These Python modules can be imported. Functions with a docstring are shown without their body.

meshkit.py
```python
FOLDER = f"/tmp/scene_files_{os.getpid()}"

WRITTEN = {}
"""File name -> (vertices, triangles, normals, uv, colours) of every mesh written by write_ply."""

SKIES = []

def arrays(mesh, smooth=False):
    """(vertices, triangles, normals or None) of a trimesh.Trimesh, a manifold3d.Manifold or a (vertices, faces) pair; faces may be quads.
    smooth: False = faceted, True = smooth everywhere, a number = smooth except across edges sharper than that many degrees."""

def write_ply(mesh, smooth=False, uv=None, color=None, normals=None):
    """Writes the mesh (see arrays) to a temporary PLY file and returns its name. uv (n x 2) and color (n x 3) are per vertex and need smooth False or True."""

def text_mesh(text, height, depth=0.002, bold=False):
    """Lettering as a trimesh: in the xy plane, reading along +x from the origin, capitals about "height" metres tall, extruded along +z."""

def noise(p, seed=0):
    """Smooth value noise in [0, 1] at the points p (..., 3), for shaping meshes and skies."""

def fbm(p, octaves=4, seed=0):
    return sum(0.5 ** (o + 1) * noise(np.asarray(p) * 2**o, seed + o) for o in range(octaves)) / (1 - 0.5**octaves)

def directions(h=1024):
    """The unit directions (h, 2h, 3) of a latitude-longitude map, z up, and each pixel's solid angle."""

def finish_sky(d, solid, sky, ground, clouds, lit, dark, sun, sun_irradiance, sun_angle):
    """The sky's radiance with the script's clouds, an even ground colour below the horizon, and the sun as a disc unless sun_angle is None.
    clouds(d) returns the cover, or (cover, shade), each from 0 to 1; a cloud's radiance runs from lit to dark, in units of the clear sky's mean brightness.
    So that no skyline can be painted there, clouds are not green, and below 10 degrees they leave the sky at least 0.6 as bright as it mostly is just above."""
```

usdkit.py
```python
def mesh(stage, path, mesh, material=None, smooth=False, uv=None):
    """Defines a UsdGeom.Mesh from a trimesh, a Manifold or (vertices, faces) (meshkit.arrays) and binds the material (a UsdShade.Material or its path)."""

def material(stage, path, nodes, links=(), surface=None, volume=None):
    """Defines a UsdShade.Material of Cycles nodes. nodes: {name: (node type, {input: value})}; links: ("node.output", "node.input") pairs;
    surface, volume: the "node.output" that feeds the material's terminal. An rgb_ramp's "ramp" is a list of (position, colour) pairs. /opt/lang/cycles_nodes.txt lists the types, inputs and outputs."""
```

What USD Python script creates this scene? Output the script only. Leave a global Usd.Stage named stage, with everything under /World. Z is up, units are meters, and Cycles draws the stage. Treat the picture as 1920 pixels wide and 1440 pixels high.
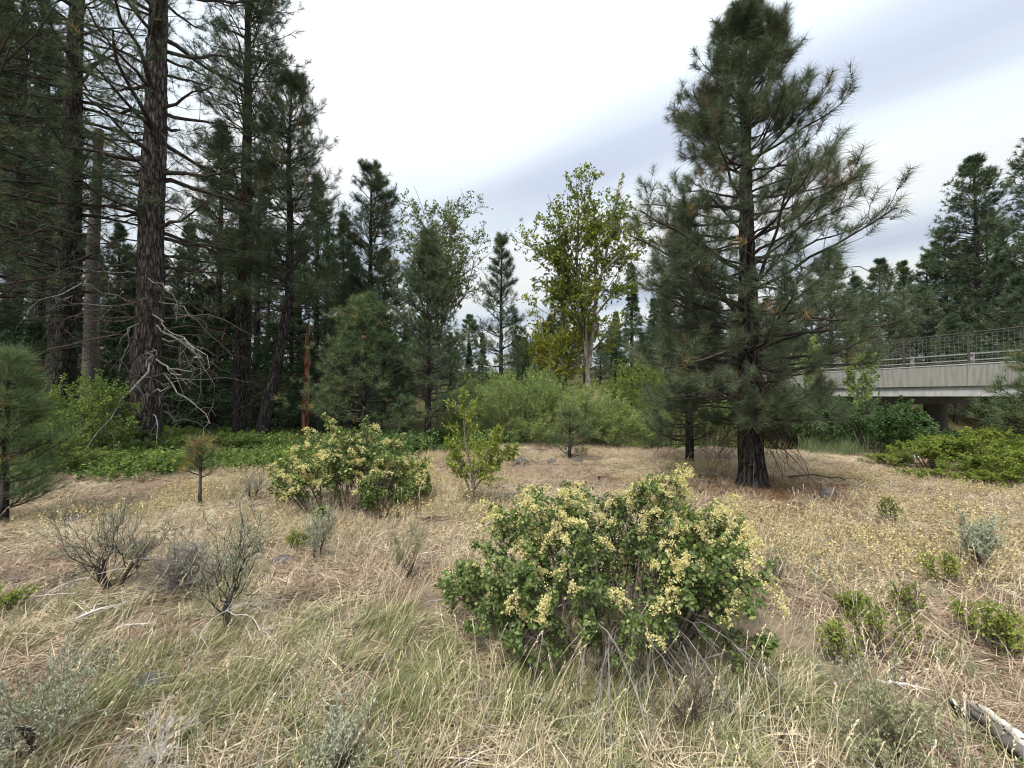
import math
import numpy as np, trimesh, usdkit, meshkit
from pxr import Usd, UsdGeom, UsdLux, UsdShade, Gf, Sdf, Vt

stage = Usd.Stage.CreateInMemory()
UsdGeom.SetStageUpAxis(stage, 'Z')
UsdGeom.Xform.Define(stage, '/World')
UsdGeom.Scope.Define(stage, '/World/Looks')

# ------------------------------------------------------------------ camera, sky, sun
F = 760.0                                  # focal length in pixels of a 1920 wide frame
EYE = np.array([0.0, 0.0, 1.6])
PITCH = math.atan(23 / F)
cam = UsdGeom.Camera.Define(stage, '/World/camera')
cam.AddTranslateOp().Set(Gf.Vec3d(*EYE))
cam.AddRotateXOp().Set(90 + math.degrees(PITCH))
cam.CreateHorizontalApertureAttr(36.0)
cam.CreateFocalLengthAttr(36.0 * F / 1920)
cam.CreateClippingRangeAttr(Gf.Vec2f(0.05, 5000))
cam.CreateExposureAttr(1.68)

SUN_EL, SUN_AZ = math.radians(56), math.radians(-150)      # azimuth = atan2(x, y) of the direction towards the sun
sun = UsdLux.DistantLight.Define(stage, '/World/sun')
sun.CreateIntensityAttr(0.4)
sun.CreateAngleAttr(14.0)
sun.CreateNormalizeAttr(True)
sun.CreateColorAttr(Gf.Vec3f(1.0, 0.95, 0.87))
sd = np.array([math.sin(SUN_AZ) * math.cos(SUN_EL), math.cos(SUN_AZ) * math.cos(SUN_EL), math.sin(SUN_EL)])
z = Gf.Vec3d(*sd)
xax = Gf.Cross(Gf.Vec3d(0, 0, 1), z).GetNormalized()
yax = Gf.Cross(z, xax)
sun.AddTransformOp().Set(Gf.Matrix4d(*xax, 0, *yax, 0, *z, 0, 0, 0, 30, 1))

dome = UsdLux.DomeLight.Define(stage, '/World/sky')
SKY = 0.06
# clouds: a high overcast sheet with long bands; w is the distance across the bands on the cloud plane
skymat = usdkit.material(stage, '/World/Looks/sky', {
    'tc': ('texture_coordinate', {}),
    'sep': ('separate_xyz', {}),
    'zz': ('math', {'math_type': 'maximum', 'value2': 0.02}),
    'zo': ('math', {'math_type': 'add', 'value2': 0.06}),
    'u': ('math', {'math_type': 'divide'}),
    'v': ('math', {'math_type': 'divide'}),
    'uv': ('combine_xyz', {'z': 0.0}),
    'rot': ('mapping', {'rotation': (0, 0, math.radians(40)), 'scale': (1, 1, 1)}),
    'st': ('mapping', {'scale': (0.32, 1.15, 1.0), 'location': (3.1, 0.4, 0.0)}),
    'n1': ('noise_texture', {'scale': 1.3, 'detail': 3.0, 'roughness': 0.45}),
    'n2': ('noise_texture', {'scale': 0.9, 'detail': 2.0, 'roughness': 0.4}),
    'rs': ('separate_xyz', {}),
    'wv': ('math', {'math_type': 'multiply', 'value2': 4.3}),
    'ph': ('math', {'math_type': 'multiply_add', 'value2': 3.2, 'value3': -2.9}),
    'sum': ('math', {'math_type': 'add'}),
    'sin': ('math', {'math_type': 'sine'}),
    'band': ('map_range', {'from_min': -1.0, 'from_max': 1.0, 'to_min': 0.0, 'to_max': 1.0}),
    'mixb': ('math', {'math_type': 'multiply_add', 'value2': 0.42}),
    'nn': ('math', {'math_type': 'multiply', 'value2': 0.75}),
    'ramp': ('rgb_ramp', {'ramp': [(0.0, (2.6, 2.85, 3.45)), (0.30, (3.0, 3.3, 3.95)), (0.52, (4.3, 4.75, 5.05)), (0.72, (5.0, 5.1, 5.1)), (1.0, (5.4, 5.4, 5.3))]}),
    'sky': ('sky_texture', {'sky_type': 'single_scattering', 'sun_disc': False, 'sun_elevation': SUN_EL, 'sun_rotation': SUN_AZ}),
    'mix': ('mix', {'fac': 0.93}),
    'gq': ('math', {'math_type': 'multiply'}),
    'gz': ('math', {'math_type': 'multiply_add', 'value2': 1.4, 'value3': 0.85}),
    'gr': ('combine_xyz', {}),
    'gm': ('mix', {'mix_type': 'multiply', 'fac': 1.0}),
    'bg': ('background_shader', {'strength': SKY}),
}, [('tc.generated', 'sep.vector'), ('sep.z', 'zz.value1'), ('zz.value', 'zo.value1'),
    ('sep.x', 'u.value1'), ('zo.value', 'u.value2'), ('sep.y', 'v.value1'), ('zo.value', 'v.value2'),
    ('u.value', 'uv.x'), ('v.value', 'uv.y'), ('uv.vector', 'rot.vector'), ('rot.vector', 'st.vector'),
    ('st.vector', 'n1.vector'), ('st.vector', 'n2.vector'), ('rot.vector', 'rs.vector'), ('rs.y', 'wv.value1'),
    ('n2.fac', 'ph.value1'), ('wv.value', 'sum.value1'), ('ph.value', 'sum.value2'), ('sum.value', 'sin.value1'),
    ('sin.value', 'band.value'), ('band.result', 'mixb.value1'), ('n1.fac', 'nn.value1'), ('nn.value', 'mixb.value3'),
    ('mixb.value', 'ramp.fac'), ('sky.color', 'mix.color1'), ('ramp.color', 'mix.color2'), ('zz.value', 'gq.value1'), ('zz.value', 'gq.value2'), ('gq.value', 'gz.value1'), ('gz.value', 'gr.x'), ('gz.value', 'gr.y'), ('gz.value', 'gr.z'), ('mix.color', 'gm.color1'), ('gr.vector', 'gm.color2'), ('gm.color', 'bg.color')],
    surface='bg.background')
UsdShade.MaterialBindingAPI.Apply(dome.GetPrim()).Bind(skymat)

# ------------------------------------------------------------------ from the picture to the place
_cp, _sp = math.cos(PITCH), math.sin(PITCH)
def ray(px, py):
    cx, cy = (px - 960) / F, (720 - py) / F
    return np.array([cx, _cp - cy * _sp, _sp + cy * _cp])
def at(px, py, Y):
    d = ray(px, py)
    return EYE + d * (Y / d[1])

BR0 = np.array([16.4, 13.0])
BU = np.array([-0.301, 0.953]); BU = BU / np.linalg.norm(BU)
BV = np.array([BU[1], -BU[0]])

def sstep(a, b, x):
    t = np.clip((x - a) / (b - a), 0, 1)
    return t * t * (3 - 2 * t)

def ground_z(x, y):
    x, y = np.asarray(x, float), np.asarray(y, float)
    p = np.stack([x, y, np.zeros_like(x)], -1)
    zz = (meshkit.fbm(p * 0.35, 3, 5) - 0.5) * 0.22 + (meshkit.fbm(p * 1.7, 2, 9) - 0.5) * 0.05
    yc = 20.0 + 0.004 * x * x - 0.12 * x                  # the creek's course
    zz = zz - 1.5 * np.exp(-((y - yc) / 3.6) ** 2) * sstep(-14, -6, x)
    far = np.maximum(y - 27, 0)
    zz = zz + 0.045 * far * sstep(0, 25, far) + sstep(10, 22, x) * sstep(22, 30, y) * 2.2
    zz = zz + sstep(60, 220, np.hypot(x, y)) * 7 * (0.3 + meshkit.fbm(p * 0.012, 2, 3))
    return zz

def ground_hit(px, py):
    d = ray(px, py)
    t = 0.5
    for i in range(4000):
        p = EYE + d * t
        if p[2] <= float(ground_z(p[0], p[1])):
            break
        t += 0.01 + t * 0.002
    return np.array([p[0], p[1], float(ground_z(p[0], p[1]))])

# ------------------------------------------------------------------ prims
_used = {}
def numbered(path):
    n = _used.get(path, 0)
    _used[path] = n + 1
    return path if n == 0 else f'{path}_{n:03d}'

def tag(prim, label=None, cat=None, group=None, kind=None):
    p = prim.GetPrim() if hasattr(prim, 'GetPrim') else prim
    for k, v in (('label', label), ('category', cat), ('group', group), ('kind', kind)):
        if v:
            p.SetCustomDataByKey(k, v)
    return p

def thing(name, loc=(0, 0, 0), rz=0.0, label=None, cat=None, group=None, scale=None):
    x = UsdGeom.Xform.Define(stage, numbered('/World/' + name))
    x.AddTranslateOp().Set(Gf.Vec3d(*map(float, loc)))
    if rz:
        x.AddRotateZOp().Set(float(rz))
    if scale is not None:
        x.AddScaleOp().Set(Gf.Vec3f(*([scale] * 3 if np.ndim(scale) == 0 else scale)))
    tag(x, label, cat, group)
    return x

def copy_of(root, loc, rz, label, group=None, scale=1.0):
    src = root.GetPrim()
    name = src.GetName().rstrip('0123456789').rstrip('_')
    x = UsdGeom.Xform.Define(stage, numbered('/World/' + name))
    x.GetPrim().GetReferences().AddInternalReference(src.GetPath())
    x.ClearXformOpOrder()
    for a in ('xformOp:translate', 'xformOp:rotateZ', 'xformOp:scale'):
        pass
    m = Gf.Matrix4d()
    s = [scale] * 3 if np.ndim(scale) == 0 else scale
    m = Gf.Matrix4d().SetScale(Gf.Vec3d(*map(float, s))) * Gf.Matrix4d().SetRotate(Gf.Rotation(Gf.Vec3d(0, 0, 1), float(rz))) * Gf.Matrix4d().SetTranslate(Gf.Vec3d(*map(float, loc)))
    x.AddTransformOp().Set(m)
    x.GetPrim().SetInstanceable(True)
    tag(x, label, src.GetCustomDataByKey('category'), group)
    if not group and src.GetCustomDataByKey('group'):
        x.GetPrim().SetCustomDataByKey('group', '')
    return x

def put(name, v, f, mat, parent=None, tone=None, smooth=False):
    base = str(parent.GetPath()) if parent is not None else '/World'
    path = numbered(base + '/' + name)
    v = np.asarray(v, np.float32); f = np.asarray(f, np.int32)
    m = UsdGeom.Mesh.Define(stage, path)
    m.CreatePointsAttr(Vt.Vec3fArray.FromNumpy(np.ascontiguousarray(v)))
    m.CreateFaceVertexCountsAttr(Vt.IntArray.FromNumpy(np.full(len(f), f.shape[1], np.int32)))
    m.CreateFaceVertexIndicesAttr(Vt.IntArray.FromNumpy(np.ascontiguousarray(f.ravel())))
    m.CreateSubdivisionSchemeAttr('none')
    if smooth:
        fn = np.cross(v[f[:, 1]] - v[f[:, 0]], v[f[:, 2]] - v[f[:, 0]])
        n = np.zeros_like(v)
        for k in range(f.shape[1]):
            np.add.at(n, f[:, k], fn)
        n /= np.maximum(np.linalg.norm(n, axis=1, keepdims=True), 1e-12)
        m.CreateNormalsAttr(Vt.Vec3fArray.FromNumpy(n.astype(np.float32)))
        m.SetNormalsInterpolation('vertex')
    if tone is not None:
        UsdGeom.PrimvarsAPI(m).CreatePrimvar('tone', Sdf.ValueTypeNames.FloatArray, 'vertex').Set(Vt.FloatArray.FromNumpy(np.asarray(tone, np.float32)))
    UsdShade.MaterialBindingAPI.Apply(m.GetPrim()).Bind(mat)
    return m

def join(parts):
    """[(v, f[, tone])] -> one"""
    vs, fs, ts, n = [], [], [], 0
    for p in parts:
        vs.append(p[0]); fs.append(np.asarray(p[1]) + n); n += len(p[0])
        if len(p) > 2: ts.append(p[2])
    return (np.vstack(vs), np.vstack(fs)) + ((np.concatenate(ts),) if ts else ())

# ------------------------------------------------------------------ materials
def leaf_mat(name, ramp, trans=0.3, rough=0.55, spec=0.25, tcol=1.25, kind='plain'):
    """plain: matt blades and needles; thin: light also passes through the blade; gloss: thin with a waxy sheen."""
    tr = [(p, tuple(min(1, c * tcol * k) for c, k in zip(col, (1.05, 1.15, 0.6)))) for p, col in ramp]
    nodes = {'a': ('attribute', {'attribute': 'tone'}), 'r': ('rgb_ramp', {'ramp': ramp})}
    if kind == 'plain':
        return usdkit.material(stage, '/World/Looks/' + name, {**nodes, 'd': ('diffuse_bsdf', {})}, [('a.fac', 'r.fac'), ('r.color', 'd.color')], surface='d.BSDF')
    nodes.update({'t': ('rgb_ramp', {'ramp': tr}), 'p': ('principled_bsdf', {'roughness': rough, 'specular_ior_level': spec}) if kind == 'gloss' else ('diffuse_bsdf', {}),
                  'tl': ('translucent_bsdf', {}), 'm': ('mix_closure', {'fac': trans})})
    return usdkit.material(stage, '/World/Looks/' + name, nodes,
        [('a.fac', 'r.fac'), ('a.fac', 't.fac'), ('r.color', 'p.base_color' if kind == 'gloss' else 'p.color'), ('t.color', 'tl.color'),
         ('p.BSDF', 'm.closure1'), ('tl.BSDF', 'm.closure2')], surface='m.closure')

def bark_mat(name, c0, c1, c2, scale=(9, 9, 2.2), strength=0.8, vscale=1.0):
    return usdkit.material(stage, '/World/Looks/' + name, {
        'tc': ('texture_coordinate', {}), 'mp': ('mapping', {'scale': scale}),
        'n0': ('noise_texture', {'scale': 1.1, 'detail': 3.0}),
        'ad': ('vector_math', {'math_type': 'multiply_add', 'vector2': (1.3, 1.3, 1.3)}),
        'vo': ('voronoi_texture', {'scale': vscale, 'feature': 'distance_to_edge'}),
        'vc': ('voronoi_texture', {'scale': vscale}),
        'n': ('noise_texture', {'scale': 3.0, 'detail': 6.0, 'roughness': 0.65}),
        'r': ('rgb_ramp', {'ramp': [(0.0, c0), (0.12, c0), (0.3, c1), (0.62, c2), (1.0, c2)]}),
        'mul': ('math', {'math_type': 'multiply_add', 'value2': 0.55, 'value3': -0.12}),
        'sum': ('math', {'math_type': 'add'}), 'vf': ('math', {'math_type': 'multiply', 'value2': 1.3}),
        'b': ('bump', {'strength': strength, 'distance': 0.03}),
        'p': ('diffuse_bsdf', {})},
        [('tc.object', 'mp.vector'), ('mp.vector', 'n0.vector'), ('n0.color', 'ad.vector1'), ('mp.vector', 'ad.vector3'),
         ('ad.vector', 'vo.vector'), ('ad.vector', 'vc.vector'), ('mp.vector', 'n.vector'),
         ('n.fac', 'mul.value1'), ('vo.distance', 'vf.value1'), ('vf.value', 'sum.value1'), ('mul.value', 'sum.value2'), ('sum.value', 'r.fac'),
         ('sum.value', 'b.height'), ('b.normal', 'p.normal'), ('r.color', 'p.color')], surface='p.BSDF')

def wood_mat(name, c0, c1, scale=14.0):
    return usdkit.material(stage, '/World/Looks/' + name, {
        'tc': ('texture_coordinate', {}), 'n': ('noise_texture', {'scale': scale, 'detail': 4.0}),
        'r': ('rgb_ramp', {'ramp': [(0.3, c0), (0.7, c1)]}), 'p': ('diffuse_bsdf', {})},
        [('tc.object', 'n.vector'), ('n.fac', 'r.fac'), ('r.color', 'p.color')], surface='p.BSDF')

M = {}
M['needle'] = leaf_mat('pine_needles', [(0, (0.050, 0.078, 0.048)), (0.45, (0.082, 0.116, 0.068)), (0.8, (0.130, 0.160, 0.085)), (0.93, (0.18, 0.18, 0.09)), (1.0, (0.27, 0.17, 0.08))])
M['needle_dark'] = leaf_mat('dark_needles', [(0, (0.050, 0.080, 0.046)), (0.5, (0.080, 0.116, 0.062)), (0.9, (0.125, 0.155, 0.078)), (1.0, (0.20, 0.155, 0.07))])
M['needle_olive'] = leaf_mat('olive_needles', [(0, (0.058, 0.084, 0.052)), (0.4, (0.088, 0.116, 0.070)), (0.8, (0.135, 0.155, 0.086)), (0.93, (0.17, 0.17, 0.085)), (1.0, (0.25, 0.17, 0.085))])
M['fir'] = leaf_mat('fir_needles', [(0, (0.040, 0.074, 0.042)), (0.5, (0.068, 0.112, 0.058)), (1.0, (0.11, 0.155, 0.078))])
M['cottonwood'] = leaf_mat('cottonwood_leaves', [(0, (0.072, 0.111, 0.026)), (0.5, (0.124, 0.163, 0.039)), (0.85, (0.221, 0.240, 0.058)), (1.0, (0.416, 0.364, 0.078))], 0.4, 0.4, 0.4, kind='thin')
M['cottonwood_grey'] = leaf_mat('pale_cottonwood_leaves', [(0, (0.081, 0.101, 0.047)), (0.5, (0.135, 0.162, 0.081)), (1.0, (0.257, 0.257, 0.149))], 0.35, 0.45, 0.4, kind='thin')
M['willow'] = leaf_mat('willow_leaves', [(0, (0.12, 0.17, 0.065)), (0.5, (0.20, 0.26, 0.105)), (0.9, (0.31, 0.36, 0.16)), (1.0, (0.42, 0.38, 0.11))], 0.35, kind='thin')
M['alder'] = leaf_mat('alder_leaves', [(0, (0.036, 0.070, 0.026)), (0.5, (0.066, 0.114, 0.048)), (1.0, (0.132, 0.192, 0.090))], 0.3, 0.45, 0.4, kind='thin')
M['young_green'] = leaf_mat('young_green_leaves', [(0, (0.10, 0.15, 0.035)), (0.5, (0.17, 0.22, 0.055)), (1.0, (0.27, 0.30, 0.08))], 0.4, 0.5, 0.3, kind='thin')
M['snowberry'] = leaf_mat('snowberry_leaves', [(0, (0.086, 0.138, 0.046)), (0.5, (0.149, 0.207, 0.069)), (0.9, (0.241, 0.287, 0.086)), (1.0, (0.391, 0.368, 0.103))], 0.35, 0.55, 0.3, kind='thin')
M['bush_leaf'] = leaf_mat('ocean_spray_leaves', [(0, (0.052, 0.081, 0.026)), (0.5, (0.108, 0.157, 0.048)), (0.85, (0.184, 0.243, 0.081)), (1.0, (0.367, 0.378, 0.140))], 0.3, 0.45, 0.4, kind='gloss')
M['flower'] = leaf_mat('cream_flowers', [(0, (0.38, 0.33, 0.15)), (0.5, (0.56, 0.50, 0.25)), (1.0, (0.72, 0.66, 0.38))], 0.25, kind='thin')
M['sage'] = leaf_mat('sage_leaves', [(0, (0.20, 0.225, 0.15)), (0.5, (0.31, 0.34, 0.24)), (1.0, (0.45, 0.48, 0.35))])
M['sage_green'] = leaf_mat('bitterbrush_leaves', [(0, (0.16, 0.175, 0.090)), (0.5, (0.25, 0.265, 0.145)), (1.0, (0.38, 0.39, 0.23))])
M['straw'] = leaf_mat('dry_straw', [(0, (0.14, 0.105, 0.070)), (0.3, (0.29, 0.230, 0.150)), (0.65, (0.47, 0.395, 0.270)), (1.0, (0.70, 0.62, 0.46))])
M['straw_red'] = leaf_mat('reddish_straw', [(0, (0.14, 0.10, 0.070)), (0.4, (0.31, 0.228, 0.165)), (0.75, (0.48, 0.385, 0.28)), (1.0, (0.66, 0.56, 0.42))])
M['grass'] = leaf_mat('green_grass_blades', [(0, (0.070, 0.095, 0.034)), (0.35, (0.135, 0.165, 0.060)), (0.65, (0.30, 0.295, 0.145)), (1.0, (0.62, 0.55, 0.35))])
M['weed'] = leaf_mat('yellow_weed', [(0, (0.26, 0.21, 0.125)), (0.5, (0.44, 0.37, 0.20)), (0.85, (0.56, 0.48, 0.25)), (1.0, (0.66, 0.58, 0.33))])
M['needle_light'] = leaf_mat('light_needles', [(0, (0.065, 0.100, 0.050)), (0.5, (0.105, 0.150, 0.070)), (0.93, (0.17, 0.205, 0.09)), (1.0, (0.32, 0.19, 0.08))])
M['reed'] = leaf_mat('reed_blades', [(0, (0.06, 0.10, 0.05)), (0.5, (0.11, 0.16, 0.085)), (1.0, (0.3, 0.28, 0.13))], 0.3, 0.5, 0.3)
M['bark'] = bark_mat('ponderosa_bark', (0.010, 0.009, 0.009), (0.044, 0.039, 0.036), (0.115, 0.102, 0.094), (13, 13, 2.6))
M['bark_dark'] = bark_mat('dark_bark', (0.010, 0.009, 0.009), (0.034, 0.031, 0.030), (0.078, 0.070, 0.066), (13, 13, 2.6))
M['bark_pale'] = bark_mat('cottonwood_bark', (0.08, 0.07, 0.055), (0.22, 0.195, 0.16), (0.33, 0.30, 0.26), (7, 7, 1.5), 0.5)
M['bark_orange'] = bark_mat('orange_bark', (0.03, 0.02, 0.016), (0.12, 0.055, 0.035), (0.26, 0.13, 0.08), (7, 7, 1.5), 0.6)
M['twig'] = wood_mat('dark_twig_wood', (0.032, 0.027, 0.025), (0.080, 0.068, 0.060))
M['twig_brown'] = wood_mat('brown_twig_wood', (0.055, 0.042, 0.033), (0.12, 0.095, 0.075))
M['dead'] = wood_mat('grey_dead_wood', (0.11, 0.10, 0.09), (0.27, 0.25, 0.23))
M['snag_grey'] = wood_mat('snag_grey_wood', (0.07, 0.06, 0.055), (0.17, 0.155, 0.145))
M['bleached'] = wood_mat('bleached_wood', (0.36, 0.33, 0.30), (0.62, 0.59, 0.56))
M['stem_grey'] = wood_mat('grey_shrub_stems', (0.08, 0.066, 0.054), (0.22, 0.19, 0.165), 30)

# ------------------------------------------------------------------ growing
def unit(a):
    return a / np.maximum(np.linalg.norm(a, axis=-1, keepdims=True), 1e-9)

def tubes(P, R, s=4):
    """P (N,k,3), R (N,k) -> vertices, quads-as-triangles of N tapering tubes."""
    P = np.asarray(P, float); R = np.asarray(R, float)
    N, k, _ = P.shape
    T = unit(np.gradient(P, axis=1))
    mean = unit(T.mean(1))
    ref = np.where(np.abs(mean[:, 2:3]) < 0.8, [[0, 0, 1.0]], [[1.0, 0, 0]])
    A = unit(np.cross(T, ref[:, None, :]))
    B = np.cross(T, A)
    a = np.arange(s) * 2 * np.pi / s
    V = P[:, :, None, :] + R[:, :, None, None] * (np.cos(a)[:, None] * A[:, :, None, :] + np.sin(a)[:, None] * B[:, :, None, :])
    idx = np.arange(N * k * s).reshape(N, k, s)
    q0, q1 = idx[:, :-1], idx[:, 1:]
    r0, r1 = np.roll(q0, -1, 2), np.roll(q1, -1, 2)
    f = np.concatenate([np.stack([q0, q1, r1], -1).reshape(-1, 3), np.stack([q0, r1, r0], -1).reshape(-1, 3)])
    return V.reshape(-1, 3), f

def curves(P0, D, L, k, bend, wig, rng):
    """N curves from P0 along D, length L, bent by bend*s^2, with a wandering of wig."""
    N = len(P0)
    s = np.linspace(0, 1, k)[None, :, None]
    w = np.cumsum(rng.normal(0, 1, (N, k, 3)), 1) / math.sqrt(k)
    w = (w - w[:, :1]) * wig
    L = np.asarray(L, float).reshape(-1, 1, 1)
    return P0[:, None] + L * (D[:, None] * s + np.broadcast_to(bend, (N, 3))[:, None] * s * s + w)

def children(C, n, t0, t1, ang, rng, flat=0.0, spread=0.25, weight=None):
    """n child starts on each curve of C: positions, directions, parent number, t. flat=1 keeps the children in the horizontal plane."""
    N, k, _ = C.shape
    par = np.repeat(np.arange(N), n)
    t = np.tile((np.arange(n) + 0.5) / n, N) + rng.uniform(-0.5, 0.5, N * n) / n
    if weight is not None:                                  # as many in all, shared out by weight (the curve's length)
        par = np.sort(rng.choice(N, N * n, p=weight / weight.sum())); t = rng.random(N * n)
    t = t0 + (t1 - t0) * np.clip(t, 0, 1)
    x = t * (k - 1); i = np.minimum(x.astype(int), k - 2); fr = (x - i)[:, None]
    a, b = C[par, i], C[par, i + 1]
    pos = a * (1 - fr) + b * fr
    tan = unit(b - a)
    side = unit(np.cross(tan, [0, 0, 1.0]) + 1e-6) * np.where((np.arange(N * n) % 2) * 2 - 1 > 0, 1, -1)[:, None]
    rnd = unit(rng.normal(0, 1, (N * n, 3)))
    ax = unit(side * flat + rnd * (1 - flat) + 1e-6)
    ax = unit(ax - tan * (ax * tan).sum(1, keepdims=True))
    an = (ang + rng.normal(0, spread, N * n))[:, None]
    return pos, unit(tan * np.cos(an) + ax * np.sin(an)), par, t

def taper(r0, k, end=0.25):
    return np.asarray(r0)[:, None] * np.linspace(1, end, k)[None]

def frame_of(D, rng):
    r = unit(rng.normal(0, 1, D.shape))
    A = unit(np.cross(D, r)); B = np.cross(D, A)
    return A, B

def tufts(P, D, size, n, width, rng, tone, back=0.45, amin=0.25, amax=1.05):
    """Brushes of n needles at each twig end P pointing along D."""
    N = len(P)
    if N == 0: return np.zeros((0, 3)), np.zeros((0, 3), int), np.zeros(0)
    size = np.broadcast_to(size, N)
    A, B = frame_of(D, rng)
    az = rng.uniform(0, 2 * np.pi, (N, n)); an = rng.uniform(amin, amax, (N, n)); st = rng.uniform(-back, 0.05, (N, n))
    ln = rng.uniform(0.75, 1.1, (N, n)) * size[:, None]
    rad = np.cos(az)[..., None] * A[:, None] + np.sin(az)[..., None] * B[:, None]
    d = D[:, None] * np.cos(an)[..., None] + rad * np.sin(an)[..., None]
    d[..., 2] -= 0.12
    base = P[:, None] + D[:, None] * (st * size[:, None])[..., None]
    tip = base + d * ln[..., None]
    sd = unit(np.cross(d, rng.normal(0, 1, (N, n, 3)))) * width * 0.5
    V = np.stack([base - sd, base + sd, tip], 2).reshape(-1, 3)
    f = np.arange(len(V)).reshape(-1, 3)
    tn = np.repeat(np.clip(np.broadcast_to(tone, N)[:, None] + rng.normal(0, 0.06, (N, n)), 0, 1).ravel(), 3)
    return V, f, tn

def leaves(P, D, size, ratio, rng, tone, fold=0.25, droop=0.2, up=0.6):
    """Folded leaf blades (2 triangles each) from P along D."""
    N = len(P)
    size = np.broadcast_to(size, N)[:, None]
    D = unit(D + [0, 0, -droop])
    nrm = rng.normal(0, 0.6, (N, 3)); nrm[:, 2] += up
    S = unit(np.cross(D, nrm)); U = np.cross(S, D)
    w = size * ratio * 0.5
    mid = P + D * size * 0.48
    V = np.stack([P, mid - S * w + U * w * fold, P + D * size, mid + S * w + U * w * fold], 1).reshape(-1, 3)
    i = np.arange(N)[:, None] * 4
    f = np.concatenate([i + [0, 1, 2], i + [0, 2, 3]])
    return V, f, np.repeat(np.clip(np.broadcast_to(tone, N), 0, 1), 4)

def trunk_mesh(pts, rad, sides, rng, flare=0.0, rough=0.0, nz=None, lump=0.06):
    """A trunk along pts (k,3) with radii rad (k), ridged like bark."""
    pts = np.asarray(pts, float); rad = np.asarray(rad, float)
    if nz:
        s0 = np.linspace(0, 1, len(pts)); s1 = np.linspace(0, 1, nz)
        pts = np.stack([np.interp(s1, s0, pts[:, j]) for j in range(3)], 1); rad = np.interp(s1, s0, rad)
    V, f = tubes(pts[None], rad[None], sides)
    c = np.repeat(pts, sides, 0)
    out = V - c; r = np.linalg.norm(out, axis=1, keepdims=True); out = out / np.maximum(r, 1e-9)
    if rough:
        q = V * [9, 9, 2.4] / 1.0
        n = meshkit.fbm(q * 1.0, 3, 11)
        ridge = 1 - np.abs(2 * meshkit.noise(V * [11, 11, 2.2] + n[:, None] * 0.8, 23) - 1)
        V = V + out * ((ridge - 0.5) * rough + (n - 0.5) * rough)[:, None]
    if lump:
        V = V + out * r * ((meshkit.noise(V * [2, 2, 1.2], 4) - 0.5) * 2 * lump)[:, None]
    if flare:
        a = np.arctan2(out[:, 1], out[:, 0]); h = V[:, 2] - pts[0, 2]
        V = V + out * r * (np.exp(-np.maximum(h, 0) / 0.3) * flare * (1 + 0.35 * np.sin(a * 4 + 1.3)))[:, None]
    return V, f

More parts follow.
